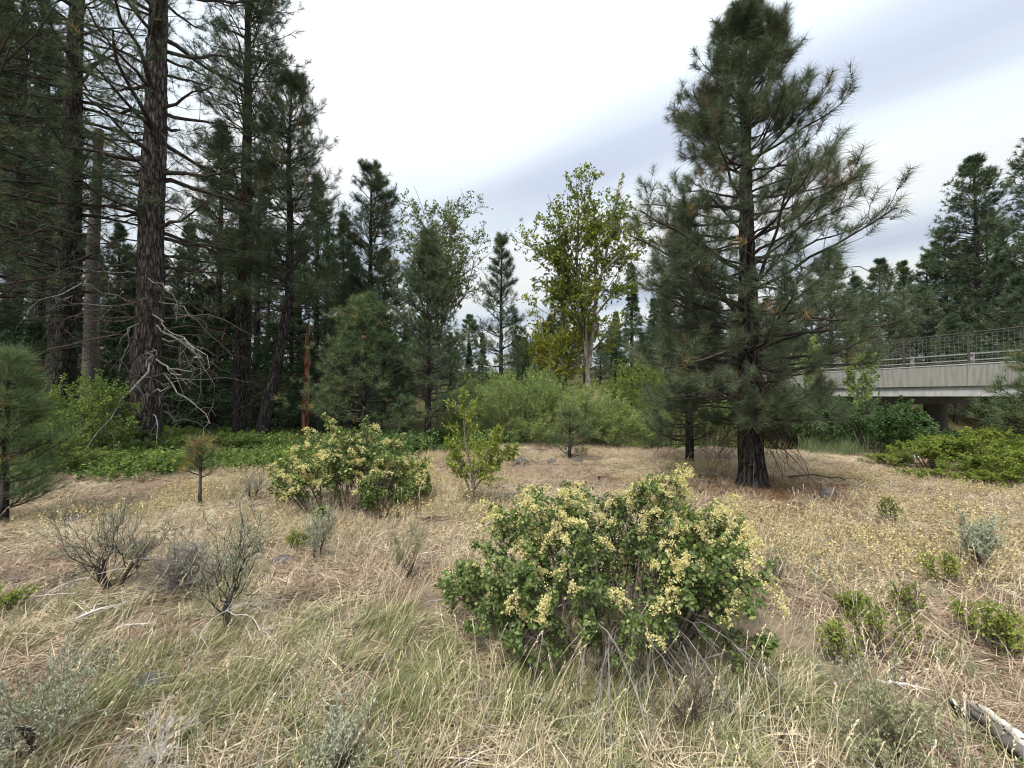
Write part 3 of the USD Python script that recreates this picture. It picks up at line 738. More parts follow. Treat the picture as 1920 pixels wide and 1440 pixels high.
# the lone pine in the clearing
b = base(1412, 912)
lone = thing('ponderosa_pine', b, 0, 'bushy lone pine standing in the open clearing in front of the bridge', 'pine tree')
pine(lone, 21, 8.5, 0.20, interp([0.1, 0.2, 0.33, 0.48, 0.62, 0.79, 0.9, 1], [1.3, 1.85, 2.1, 2.0, 1.5, 1.0, 0.6, 0.2]), live0=0.13, gap=0.29, per=5, needle=0.20, width=0.0052, nn=80,
     mat='needle_olive', bark='bark_dark', elev=(-0.15, 0.72), up=0.16, up_tip=0.45, n2=8, n3=1, flare=0.65, sides=22, nz=160, rough=0.03, brown=0.03, tone0=0.38, amin=0.4, amax=1.35, back=1.0, t2min=0.36, top_thin=0.06, jitter=0.26,
     dead=[(0.8, 2.3, 110, 0.8, 1.15, 'twig_brown', False), (1.0, 4.2, 40, 1.3, 0.45, 'twig', False)])

# the left stand
b = base(275, 852)
big = thing('ponderosa_pine', b, 0, 'tall thick trunked pine with drooping bleached dead limbs low on its trunk', 'pine tree')
pine(big, 5, 25.0, 0.34, interp([0.2, 0.3, 0.5, 0.8, 1], [1.9, 2.7, 2.9, 2.0, 0.2]), live0=0.22, gap=0.66, per=4, needle=0.24, width=0.009, nn=26, back=1.0, amax=1.25, mat='needle', elev=(0.02, 0.5), up=0.1, n2=6, n3=2,
     flare=0.3, sides=40, nz=420, rough=0.05, brown=0.03, thick=1.6, jitter=0.35,
     dead=[(0.9, 5.2, 34, 2.1, 0.62, 'dead', True), (3.0, 7.5, 16, 2.3, 0.35, 'twig_brown', True), (2, 9, 40, 1.5, 0.5, 'twig_brown', False)])

bB = spot(112, 14.0)
B = thing('ponderosa_pine', bB, 0, 'dark heavy pine behind the leafy saplings with deep green boughs', 'pine tree')
pine(B, 6, 25.0, 0.40, interp([0.15, 0.25, 0.6, 1], [1.8, 2.6, 2.6, 0.3]), live0=0.22, gap=0.7, per=5, needle=0.24, width=0.012, nn=15, mat='needle_dark', bark='bark_dark', elev=(-0.15, 0.5), up=0.15, lod=1, n2=6, n3=2,
     flare=0.2, sides=26, nz=160, rough=0.04, thick=1.5, dead=[(1.0, 5.5, 26, 1.7, 0.5, 'twig', False)])

bD = spot(455, 15.5)
D_ = thing('ponderosa_pine', bD, 0, 'straight dark trunked pine with a deep crown between the thick pine and the leaning pine', 'pine tree')
pine(D_, 7, 20.5, 0.30, interp([0.2, 0.35, 0.6, 0.8, 1], [1.5, 2.3, 2.1, 1.7, 0.3]), live0=0.30, gap=0.5, per=5, needle=0.26, width=0.013, nn=20, back=1.0, amax=1.25, mat='needle', bark='bark_dark', elev=(-0.1, 0.6), up=0.2, lod=1, n2=6, n3=2,
     flare=0.2, sides=22, nz=120, rough=0.03, dead=[(1.5, 7, 40, 1.6, 0.4, 'twig_brown', False)])

# the leaning pine: foot at (490,825), upright above
bE = spot(488, 13.5)
x1 = at(543, 560, 14.2); x2 = at(541, 300, 14.6); x3 = at(548, 140, 14.9)
E_ = thing('ponderosa_pine', bE, 0, 'slender pine whose trunk leans from its foot and straightens higher up', 'pine tree')
HE = x3[2] - bE[2]
tp = np.array([[0, 0, -0.2], [0.02, 0, 0.2], (x1 - bE) * [0.55, 0.6, 0.55], x1 - bE, (x1 - bE) * 0.5 + (x2 - bE) * 0.5 + [0.05, 0, 0], x2 - bE, x3 - bE])
pine(E_, 8, HE, 0.20, interp([0.3, 0.45, 0.65, 0.85, 1], [1.3, 1.9, 1.8, 1.2, 0.25]), live0=0.34, gap=0.44, per=5, needle=0.24, width=0.012, nn=20, back=1.0, amax=1.25, mat='needle', bark='bark_dark', elev=(0.0, 0.75), up=0.25, lod=1, n2=6, n3=2,
     flare=0.15, sides=18, nz=100, rough=0.02, trunk_pts=tp, dead=[(1.2, 4.5, 30, 1.2, 0.4, 'twig_brown', False)])

# broken snag with orange wood
bF = spot(572, 14.5)
snag = thing('dead_snag', bF, 0, 'slim dead trunk with its bark peeled to orange wood', 'dead tree')
rng = np.random.default_rng(3)
H = 4.4
put('trunk', *trunk_mesh([[0, 0, -0.3], [0.02, 0.02, 1.5], [0.06, 0, 2.8], [0.03, 0, 3.7], [0.1, 0, H]], [0.13, 0.11, 0.10, 0.06, 0.02], 14, rng, 0.2, 0.02, 60), M['bark_orange'], snag, smooth=True)
K1 = curves(np.c_[np.zeros((26, 2)), rng.uniform(0.8, 4.3, 26)], unit(np.c_[rng.normal(0, 1, (26, 2)), rng.normal(0, 0.3, 26)]), rng.uniform(0.4, 1.3, 26), 7, np.array([0, 0, -0.3]), 0.12, rng)
p2, d2, pr, _ = children(K1, 3, 0.3, 1, 0.7, rng)
put('dead_twigs', *join([tubes(K1, taper(np.full(26, 0.012), 7, 0.3), 4), tubes(curves(p2, d2, rng.uniform(0.15, 0.4, len(p2)), 4, np.array([0, 0, -0.2]), 0.1, rng), taper(np.full(len(p2), 0.005), 4, 0.4), 3)]), M['twig_brown'], snag, smooth=True).GetPrim().SetCustomDataByKey('kind', 'stuff')

pale = thing('dead_snag', spot(166, 15.5), 0, 'tall pale grey bare trunk between the two heaviest pines', 'dead tree')
put('trunk', *trunk_mesh([[0, 0, -0.3], [0.05, 0, 3], [0, 0, 7], [0.1, 0, 12]], [0.26, 0.23, 0.19, 0.12], 16, rng, 0.15, 0.02, 80), M['snag_grey'], pale, smooth=True)
K1 = curves(np.c_[np.zeros((30, 2)), rng.uniform(2, 12, 30)], unit(np.c_[rng.normal(0, 1, (30, 2)), rng.normal(0, 0.3, 30)]), rng.uniform(0.5, 1.8, 30), 7, np.array([0, 0, -0.35]), 0.12, rng)
p2, d2, pr, _ = children(K1, 4, 0.3, 1, 0.7, rng)
put('dead_twigs', *join([tubes(K1, taper(np.full(30, 0.014), 7, 0.3), 4), tubes(curves(p2, d2, rng.uniform(0.15, 0.6, len(p2)), 4, np.array([0, 0, -0.2]), 0.1, rng), taper(np.full(len(p2), 0.005), 4, 0.4), 3)]), M['snag_grey'], pale, smooth=True).GetPrim().SetCustomDataByKey('kind', 'stuff')

# a near pine mostly outside the frame whose boughs hang in
bN = np.array([-13.6, 9.6, float(ground_z(-13.6, 9.6))])
N_ = thing('ponderosa_pine', bN, 0, 'thick green boughs hanging in from a pine mostly out of view', 'pine tree')
pine(N_, 10, 17.0, 0.28, interp([0.1, 0.2, 0.5, 0.8, 1], [1.8, 2.9, 3.1, 2.0, 0.2]), live0=0.12, gap=0.5, per=5, needle=0.23, width=0.012, nn=12, mat='needle', bark='bark_dark', elev=(-0.2, 0.6), up=0.3, lod=1, n2=7, n3=2,
     flare=0.2, sides=16, nz=60, rough=0.02)

# pines further right
bG = spot(690, 20.0)
G_ = thing('ponderosa_pine', bG, 0, 'mid distance pine with a clear bare trunk below a dense narrow top', 'pine tree')
pine(G_, 11, tall(308, 20, bG[2]), 0.21, interp([0.3, 0.42, 0.6, 0.85, 1], [1.0, 1.7, 1.8, 1.3, 0.3]), live0=0.36, gap=0.46, per=5, needle=0.28, width=0.016, nn=16, back=0.9, amax=1.25, mat='needle', bark='bark_dark', elev=(0.0, 0.7), up=0.25, lod=1, n2=6, n3=2,
     flare=0.1, sides=12, nz=50, rough=0.01, dead=[(2, 5.5, 26, 1.2, 0.4, 'twig_brown', False)])
bH = base(801, 836)
bH = np.array([bH[0], bH[1], bH[2]])
Hn = thing('ponderosa_pine', bH, 0, 'dense young cone shaped pine in front of the pale cottonwood', 'pine tree')
pine(Hn, 12, tall(437, bH[1], bH[2]), 0.10, interp([0.1, 0.2, 0.42, 0.6, 0.8, 1], [1.2, 1.55, 1.25, 0.95, 0.6, 0.12]), live0=0.13, gap=0.30, per=5, needle=0.21, width=0.009, nn=18, mat='needle', bark='bark_dark', elev=(-0.1, 0.8), up=0.35, lod=1, n2=6, n3=2, sides=12, nz=50, rough=0.01)
bI = spot(937, 21.5)
I_ = thing('ponderosa_pine', bI, 0, 'open pine with thin boughs alone against the sky between two cottonwoods', 'pine tree')
pine(I_, 13, tall(443, 21.5, bI[2]), 0.15, interp([0.1, 0.25, 0.45, 0.7, 1], [2.0, 2.1, 1.8, 1.1, 0.2]), live0=0.2, gap=0.5, per=4, needle=0.27, width=0.015, nn=17, back=0.9, amax=1.25, mat='needle', bark='bark_dark', elev=(-0.05, 0.7), up=0.3, lod=1, n2=6, n3=2, sides=12, nz=50, rough=0.01)
bY = spot(682, 13.0)
Y_ = thing('ponderosa_pine', bY, 0, 'round bushy young pine with soft olive boughs', 'pine tree')
pine(Y_, 14, tall(560, 13.0, bY[2]), 0.09, interp([0.05, 0.2, 0.45, 0.7, 1], [1.5, 1.95, 1.5, 1.0, 0.15]), live0=0.08, gap=0.30, per=5, needle=0.22, width=0.009, nn=18, mat='needle_light', bark='bark_dark', elev=(0.0, 0.8), up=0.35, lod=1, n2=6, n3=2, sides=12, nz=40, rough=0.01, tone0=0.5)
bP = spot(1292, 9.6)
P_ = thing('ponderosa_pine', bP, 0, 'shaggy olive pine close behind the lone pine', 'pine tree')
pine(P_, 15, tall(395, 9.6, bP[2]), 0.085, interp([0.10, 0.3, 0.5, 0.75, 1], [0.9, 1.2, 1.1, 0.65, 0.12]), live0=0.10, gap=0.34, per=5, needle=0.2, width=0.007, nn=20, mat='needle_olive', bark='bark_dark', elev=(-0.1, 0.75), up=0.3, n2=6, n3=2, sides=12, nz=50, rough=0.01, tone0=0.3,
     dead=[(0.3, 1.6, 22, 0.9, 0.6, 'twig_brown', False)])

# young pines
b = base(5, 985)
S1_ = thing('pine_sapling', b, 0, 'near bushy young pine with long soft needles at the edge of the thicket', 'young pine')
pine(S1_, 16, 2.0, 0.035, interp([0.0, 0.3, 0.7, 1], [0.6, 0.55, 0.4, 0.12]), live0=0.1, gap=0.19, per=4, needle=0.2, width=0.0045, nn=26, mat='needle_light', bark='bark_dark', elev=(-0.1, 0.9), up=0.45, n2=5, n3=1, sides=10, nz=20, rough=0, brown=0.02, tone0=0.5)
b = base(375, 948)
S2_ = thing('pine_sapling', b, 0, 'small thin pine sapling with rusty lower needles standing in the dry grass', 'young pine')
pine(S2_, 17, 0.90, 0.011, interp([0.0, 0.4, 0.7, 1], [0.1, 0.16, 0.16, 0.08]), live0=0.5, gap=0.12, per=4, needle=0.16, width=0.004, nn=26, mat='needle_light', bark='bark', elev=(0.1, 0.9), up=0.35, n2=3, n3=0, sides=8, nz=12, rough=0, brown=0.35, tone0=0.55)
b = base(1068, 862)
S3_ = thing('pine_sapling', b, 0, 'waist high young pine in front of the willow thicket', 'young pine')
pine(S3_, 18, tall(770, b[1], b[2]), 0.03, interp([0.0, 0.3, 0.7, 1], [0.4, 0.5, 0.35, 0.1]), live0=0.1, gap=0.18, per=4, needle=0.2, width=0.006, nn=14, mat='needle_light', bark='bark_dark', elev=(0.0, 0.9), up=0.35, n2=4, n3=1, sides=8, nz=12, rough=0)
b = spot(1975, 8.2)
S4_ = thing('pine_sapling', b, 0, 'young pine whose light green boughs reach in below the bridge', 'young pine')
pine(S4_, 19, 2.6, 0.05, interp([0.0, 0.4, 0.7, 1], [0.9, 0.95, 0.7, 0.15]), live0=0.1, gap=0.2, per=5, needle=0.21, width=0.006, nn=26, mat='needle_light', bark='bark_dark', elev=(0.0, 0.9), up=0.35, n2=5, n3=1, sides=8, nz=14, rough=0, tone0=0.6)

# cottonwoods
def cottonwood(px, Y, pytop, fork_py, name_label, seed, mat, stems_px, lvl, n_leaf, leaf=0.10, tone=0.45, bare=None, group=None):
    bb = spot(px, Y)
    t = thing('cottonwood_tree', bb, 0, name_label, 'cottonwood', group)
    st = []
    for pts, r0, r1 in stems_px:
        st.append(([(at(x, y, Y + dy) - bb) if y else np.array([0, 0, -0.3]) for x, y, dy in pts], r0, r1))
    broadleaf(t, seed, st, lvl, leaf, 0.85, mat, 'bark_pale', n_leaf, tone0=tone, autumn=0.07, leaf_up=0.3, bare=bare, weighted=True)
    return t
lvC = [(16, 0.28, 1.0, 0.62, 0.36, 0.12, 0.05), (8, 0.2, 1.0, 0.7, 0.42, 0.1, 0.07), (5, 0.2, 1.0, 0.7, 0.45, 0.0, 0.08)]
lvC = [(15, 0.36, 1.0, 0.8, 0.36, 0.10, 0.06), (7, 0.15, 1.0, 0.8, 0.42, 0.05, 0.07), (4, 0.15, 1.0, 0.8, 0.5, 0.0, 0.08)]
cottonwood(1103, 21, 330, 590, 'tall yellow green cottonwood with a pale forked trunk', 31, 'cottonwood',
           [([(1103, 0, 0), (1103, 705, 0), (1094, 590, 0), (1080, 490, -0.3), (1085, 395, -0.5)], 0.17, 0.03),
            ([(1103, 690, 0), (1118, 560, 0.1), (1138, 470, 0.4), (1152, 395, 0.6)], 0.12, 0.03),
            ([(1094, 590, 0), (1130, 510, -0.6), (1170, 470, -1.2), (1205, 440, -1.6)], 0.09, 0.02),
            ([(1090, 560, 0), (1050, 500, 0.5), (1008, 470, 0.9), (978, 455, 1.1)], 0.08, 0.02),
            ([(1088, 530, 0), (1060, 470, -0.6), (1036, 415, -1.0)], 0.07, 0.02),
            ([(1110, 600, 0), (1150, 550, 0.6), (1190, 520, 1.0)], 0.06, 0.02),
            ([(1098, 620, 0), (1060, 570, 0.8), (1025, 540, 1.2)], 0.06, 0.02),
            ([(1112, 560, 0), (1120, 480, 1.2), (1112, 410, 1.6)], 0.07, 0.02)], lvC, 31000, leaf=0.105, tone=0.5)
cottonwood(822, 24, 358, 590, 'tall pale grey leaved cottonwood behind the dense young pine', 32, 'cottonwood_grey',
           [([(822, 0, 0), (822, 690, 0), (818, 560, 0), (824, 490, 0.3), (818, 425, 0.4)], 0.16, 0.03),
            ([(820, 640, 0), (850, 540, 0.6), (868, 465, 1.0)], 0.11, 0.02),
            ([(820, 640, 0), (780, 540, -0.4), (776, 455, -0.6)], 0.11, 0.02),
            ([(820, 600, 0), (750, 560, -0.8), (735, 490, -1.0)], 0.08, 0.02),
            ([(820, 600, 0), (870, 560, -0.8), (890, 490, -1.0)], 0.08, 0.02),
            ([(820, 560, 0), (840, 490, 1.0), (848, 430, 1.2)], 0.08, 0.02),
            ([(820, 560, 0), (800, 490, 1.0), (796, 435, 1.2)], 0.08, 0.02)], lvC, 31000, leaf=0.10, tone=0.45)
cottonwood(1062, 24, 520, 650, 'lower yellowing cottonwood at the foot of the forked one', 33, 'cottonwood',
           [([(1062, 0, 0), (1062, 700, 0), (1058, 620, 0), (1050, 550, 0)], 0.13, 0.02),
            ([(1062, 690, 0), (1090, 620, 0.5), (1115, 570, 0.8)], 0.08, 0.02), ([(1062, 690, 0), (1020, 640, 0.5), (1012, 590, 0.8)], 0.08, 0.02), ([(1062, 690, 0), (1120, 650, 0.5), (1160, 590, 0.8)], 0.08, 0.02),
            ([(1062, 690, 0), (1080, 640, -0.8), (1090, 590, -1.2)], 0.08, 0.02)],
           [(12, 0.15, 1.0, 0.75, 0.42, 0.1, 0.06), (7, 0.15, 1.0, 0.75, 0.45, 0.1, 0.07), (5, 0.15, 1.0, 0.75, 0.5, 0.0, 0.08)], 15000, leaf=0.12, tone=0.85)

# firs and copies of a few pines behind
def fir(root, seed, H, r, n=20, needle=0.16, mat='fir', width=0.03, gap=0.24, nn=9):
    pine(root, seed, H, 0.018 * H, interp([0, 0.1, 0.5, 1], [r * 0.8, r, r * 0.62, 0.05]), live0=0.04, gap=gap, per=6, needle=needle, width=width, nn=nn, mat=mat, bark='bark_dark', elev=(-0.35, 0.3), up=0.12,
         lod=1, n2=7, n3=2, flare=0.1, sides=8, nz=20, rough=0, up_tip=-0.05, brown=0.0)
bL = spot(1187, 27.0)
L_ = thing('fir_tree', bL, 0, 'narrow dark fir behind the forked cottonwood', 'fir tree')
fir(L_, 41, tall(487, 27, bL[2]), 1.25, gap=0.42)
ff = thing('fir_tree', spot(356, 19.0), 0, 'dark fir filling the gap beside the thick pine trunk', 'fir tree')
fir(ff, 42, 6.5, 1.9, gap=0.3)

protos = []
def back_pine(px, Y, pytop, seed, label, r, live0=0.25, mat='needle_dark', group=None, gap=0.5):
    bb = spot(px, Y); H = tall(pytop, Y, bb[2])
    t = thing('forest_pine', bb, 0, label, 'pine tree', group)
    pine(t, seed, H, 0.016 * H, interp([0, live0, live0 + 0.15, 0.6, 0.85, 1], [r * 0.6, r * 0.7, r, r * 0.8, r * 0.42, 0.1]), live0=live0, gap=gap, per=5, needle=0.30, width=0.028, nn=10, mat=mat, bark='bark_dark', elev=(-0.1, 0.65), up=0.22,
         lod=1, n2=6, n3=2, flare=0.1, sides=9, nz=24, rough=0.0, brown=0.01)
    protos.append((t, H, r)); return t
back_pine(1842, 27, 290, 51, 'tallest dark twin topped pine rising behind the bridge railing', 2.9, 0.10, gap=0.42)
back_pine(1655, 33, 488, 52, 'slim pine with a spire top far behind the bridge', 2.0, 0.15)
back_pine(640, 27, 400, 53, 'slim dark pine deep in the forest', 1.7, 0.35, 'needle')
back_pine(1560, 24, 470, 54, 'rounded green pine seen through the boughs of the lone pine', 2.2, 0.08, 'needle')
PI4 = protos
def back_copy(i, px, Y, pytop, label, group, rz):
    t, H, r = protos[i]
    bb = spot(px, Y); h = tall(pytop, Y, bb[2]); s = h / H
    sw = s * (0.9 if s < 1.3 else 0.8)
    return copy_of(t, bb, rz, label, group, (sw, sw, s))
rng = np.random.default_rng(77)
GR = 'dark pines behind the bridge'
for px, Y, py, i in [(1990, 22, 200, 0), (1780, 31, 430, 1), (1740, 27, 540, 3), (1700, 36, 492, 1), (1610, 38, 520, 3), (1885, 24, 480, 3), (1670, 30, 570, 3), (1525, 32, 530, 1), (1815, 34, 450, 0), (1480, 36, 520, 3), (1440, 30, 560, 1), (1965, 30, 380, 0), (1590, 30, 590, 3), (1700, 27, 600, 3), (1790, 24, 590, 3), (1860, 30, 400, 1), (2020, 26, 300, 1), (1640, 27, 600, 3), (1400, 38, 560, 3), (1745, 33, 480, 1), (1920, 21, 520, 3)]:
    back_copy(i, px, Y, py, 'dark pine in the wall of forest beyond the bridge railing', GR, rng.uniform(0, 360))
GL = 'pines deep in the dense stand'
for px, Y, py, i in [(20, 19, -200, 2), (70, 24, 60, 2), (215, 24, 420, 2), (250, 30, 480, 3), (350, 27, 420, 2), (405, 21, 230, 2), (480, 27, 300, 2), (590, 24, 330, 2), (330, 33, 500, 2), (145, 30, 440, 3), (-60, 20, -100, 2), (-150, 15, -200, 2), (610, 33, 470, 3), (560, 30, 440, 2), (425, 34, 430, 3), (180, 35, 480, 2), (60, 33, 350, 3), (720, 32, 470, 3), (660, 19, 520, 3), (-20, 27, 150, 3), (290, 40, 470, 3), (500, 40, 430, 3)]:
    back_copy(i, px, Y, py, 'dark pine deep in the dense stand behind the front trunks', GL, rng.uniform(0, 360))
GF = 'dark firs under the pines'
fr = [(330, 17, 600), (400, 17, 590), (210, 18, 560), (60, 18, 600), (510, 19, 600), (580, 19, 640), (440, 22, 560), (300, 22, 540), (120, 22, 560), (0, 16, 560), (640, 22, 600), (250, 25, 520), (380, 28, 520), (545, 26, 560), (720, 24, 600)]
for px, Y, py in fr:
    bb = spot(px, Y); h = tall(py, Y, bb[2])
    copy_of(ff, bb, rng.uniform(0, 360), 'dark green fir growing in the shade under the tall pines', GF, (h / 6.5 * 1.1, h / 6.5 * 1.1, h / 6.5))
GS = 'firs behind the cottonwoods'
for px, Y, py in [(1228, 30, 555), (1155, 32, 580), (1250, 36, 540), (1205, 24, 620), (1020, 34, 600), (880, 28, 640), (905, 34, 620), (985, 30, 630), (760, 30, 600), (1290, 32, 560), (1340, 36, 570)]:
    bb = spot(px, Y); h = tall(py, Y, bb[2])
    copy_of(L_, bb, rng.uniform(0, 360), 'dark fir in the gap behind the cottonwoods and willows', GS, h / tall(487, 27, bL[2]))
GH = 'far pines on the wooded hill'
for k in range(90):
    Y = rng.uniform(48, 110); px = rng.uniform(560, 1500)
    bb = spot(px, Y)
    h = rng.uniform(7, 12.5)
    t, H, r = protos[1 if rng.random() < 0.6 else 3]
    copy_of(t, bb, rng.uniform(0, 360), 'small distant pine on the wooded hill at the skyline', GH, (h / H * 1.15, h / H * 1.15, h / H))

# ------------------------------------------------------------------ shrubs
# the ocean spray in front
b = base(1140, 1205)
front = thing('flowering_bush', b, 0, 'large round flowering bush with cream plumes nearest the camera in the clearing', 'bush')
P, D, rg = shrub(front, 61, 2.3, 1.35, 1.14, 'bush_leaf', 0.031, 0.72, 30000, qpow=0.44, stems=78, levels=[(7, 0.25, 1.0, 0.6, 0.34, 0.1, 0.08), (5, 0.25, 1.0, 0.7, 0.42, 0.08, 0.08), (2, 0.3, 1.0, 0.7, 0.6, 0.0, 0.08)], r=0.008, low=0.10, base=0.45, wood='twig', autumn=0.06, leaf_up=0.8)
rr = np.linalg.norm(P / [1.15, 0.68, 1.1], axis=1)
wt = ((rr > 0.68) & (P[:, 2] > 0.3) & (P[:, 1] < 0.5)) * np.clip(P[:, 2] - 0.25, 0, 1) ** 1.5 * (0.25 + meshkit.noise(P * 3.5, 5) ** 2 * 2)
pick = rg.choice(len(P), 210, replace=False, p=wt / wt.sum())
panicles(front, P[pick] * 1.02, D[pick], rg, 0.15, 200, 0.0098)
rng = np.random.default_rng(62)
for j in range(40):                                                   # dead bleached canes under it
    a = rng.uniform(-2.9, -0.2); q = rng.uniform(0.35, 0.75)
    p0 = np.array([[math.cos(a) * q * 0.5 + rng.uniform(-0.35, 0.35), -0.15 + math.sin(a) * q * 0.55, rng.uniform(0.2, 0.45)]])
    d0 = unit(np.array([[math.cos(a) * 0.8, math.sin(a) * 0.8, -0.15]]))
    K1 = curves(p0, d0, [rng.uniform(0.25, 0.6)], 7, np.array([[0, 0, -0.5]]), 0.1, rng)
    p, d, pr, _ = children(K1, 4, 0.3, 1.0, 0.6, rng); K2 = curves(p, d, rng.uniform(0.06, 0.22, len(p)), 4, np.array([0, 0, -0.3]), 0.1, rng)
    put('dead_branch', *join([tubes(K1, taper([0.005], 7, 0.4), 5), tubes(K2, taper(np.full(len(K2), 0.0022), 4, 0.5), 3)]), M['dead'], front, smooth=True)
# the one behind it
b = base(655, 950)
mid = thing('flowering_bush', b, 0, 'round flowering bush with pale cream plumes further back beside the slim green tree', 'bush')
P, D, rg = shrub(mid, 63, 2.3, 1.8, 1.28, 'bush_leaf', 0.043, 0.72, 20000, qpow=0.46, stems=60, levels=[(7, 0.25, 1.0, 0.6, 0.36, 0.1, 0.08), (5, 0.25, 1.0, 0.7, 0.42, 0.08, 0.08), (2, 0.3, 1.0, 0.7, 0.6, 0.0, 0.08)], r=0.010, low=0.06, base=0.6, wood='twig', tone0=0.6, autumn=0.12, leaf_up=0.8)
rr = np.linalg.norm(P / [1.05, 0.85, 1.2], axis=1)
pick = rg.choice(np.nonzero((rr > 0.72) & (P[:, 2] > 0.35) & (P[:, 1] < 0.55) & (P[:, 2] > 0.5 - 0.2 * rg.random(len(P))))[0], 170, replace=False)
panicles(mid, P[pick], D[pick], rg, 0.18, 140, 0.0155)

# slim young tree beside it
b = base(884, 948)
slim = thing('young_tree', b, 0, 'slim young light green tree with two thin stems between the flowering bushes', 'young tree')
hh = tall(758, b[1], b[2])
broadleaf(slim, 64, [([[0, 0, -0.05], [0.02, 0, 0.35], [-0.1, 0.05, 0.9], [-0.12, 0, hh]], 0.022, 0.006), ([[0, 0, 0.0], [0.05, -0.05, 0.4], [0.22, 0, 0.75], [0.35, 0, hh * 0.68]], 0.018, 0.005), ([[0, 0, 0.15], [-0.15, 0.05, 0.5], [-0.3, 0, 0.85]], 0.012, 0.005), ([[0.02, 0, 0.2], [0.25, 0.1, 0.5], [0.55, 0.05, 0.8]], 0.012, 0.005)],
          [(16, 0.2, 1.0, 0.7, 0.30, 0.15, 0.06), (6, 0.2, 1.0, 0.7, 0.45, 0.1, 0.06)], 0.055, 0.45, 'young_green', 'stem_grey', 3800, sides=7, nz=20, tone0=0.75)

# the willow thicket along the creek
GW = 'willows of the thicket along the creek'
def bush_at(px, Y, wpx, pytop, seed, name, label, cat, mat, leaf, ratio, n, depth=None, group=None, **k):
    bb = spot(px, Y); w = wpx * Y / F; h = tall(pytop, Y, bb[2])
    t = thing(name, bb, 0, label, cat, group)
    shrub(t, seed, w, depth or w * 0.8, h, mat, leaf, ratio, n, **k)
    return t
lw = [(8, 0.2, 1.0, 0.65, 0.40, 0.15, 0.08), (6, 0.2, 1.0, 0.7, 0.42, 0.1, 0.08)]
wil1 = bush_at(965, 13.4, 185, 684, 71, 'willow_shrub', 'grey green willow with a rounded top nearest the slim young tree', 'willow', 'willow', 0.085, 0.26, 14000, stems=30, levels=lw, tone0=0.45)
wil2 = bush_at(1080, 13.2, 195, 700, 72, 'willow_shrub', 'broad willow at the middle of the thicket behind the waist high pine', 'willow', 'willow', 0.085, 0.26, 14000, stems=30, levels=lw, tone0=0.5, autumn=0.08)
wil3 = bush_at(1195, 15.5, 160, 662, 73, 'willow_shrub', 'taller yellow green willow at the end of the thicket beside the shaggy pine', 'willow', 'young_green', 0.09, 0.28, 9000, stems=26, levels=lw, tone0=0.4)
for px, Y, wpx, py, src, sw, lb in [(905, 17, 150, 690, wil1, 185, 'willow behind the slim green tree at the start of the thicket'), (1140, 13.0, 150, 745, wil2, 195, 'low willow in front of the thicket beside the waist high young pine'), (1020, 17.5, 150, 680, wil1, 185, 'willow rising at the back of the thicket below the lower cottonwood'),
                                    (1225, 12.8, 120, 765, wil1, 185, 'small low willow in front of the taller yellow green willow'), (1000, 12.8, 130, 765, wil2, 195, 'low willow in front of the rounded grey green one'), (1260, 16.5, 140, 690, wil3, 160, 'yellow green willow behind the shaggy pine'), (1330, 15, 130, 740, wil1, 185, 'willow seen between the shaggy pine and the lone pine'), (860, 15.5, 120, 720, wil1, 185, 'willow between the dense young pine and the slim green tree')]:
    bb = spot(px, Y)
    y0 = {str(wil1.GetPath()): (13.4, 684, 965), str(wil2.GetPath()): (13.2, 700, 1080), str(wil3.GetPath()): (15.5, 662, 1195)}[str(src.GetPath())]
    h0 = tall(y0[1], y0[0], spot(y0[2], y0[0])[2]); w0 = sw * y0[0] / F
    copy_of(src, bb, float(rng.uniform(0, 360)), lb, GW, (wpx * Y / F / w0, wpx * Y / F / w0, tall(py, Y, bb[2]) / h0))

# dark alders below the bridge
ald = bush_at(1625, 12.6, 200, 742, 74, 'alder_shrub', 'dark leafy alder with glossy leaves under the bridge girder beside the lone pine', 'alder', 'alder', 0.085, 0.6, 12000, stems=24, levels=lw, tone0=0.5)
hA = tall(742, 12.6, spot(1625, 12.6)[2]); wA = 200 * 12.6 / F
for px, Y, wpx, py, lb in [(1530, 14.5, 160, 735, 'dark alder right behind the boughs of the lone pine'), (1745, 15.0, 150, 800, 'low dark alder at the foot of the round bridge pier'), (1830, 14.0, 160, 812, 'low dark alder in front of the dry bank seen under the bridge'), (1690, 16.5, 150, 785, 'dark alder in the shade just beside the bridge pier'),
                           (1580, 17, 170, 720, 'alder under the far part of the bridge girder'), (1790, 17.5, 150, 805, 'shaded low alder underneath the bridge deck'), (1460, 16, 150, 720, 'alder showing between the lone pine trunk and the bridge girder'), (1890, 13.5, 120, 812, 'low dark alder behind the young pine boughs under the bridge'), (1400, 17, 150, 690, 'tall alder behind the trunk of the lone pine')]:
    bb = spot(px, Y)
    copy_of(ald, bb, float(rng.uniform(0, 360)), lb, 'alders beneath the bridge', (wpx * Y / F / wA, wpx * Y / F / wA, tall(py, Y, bb[2]) / hA))
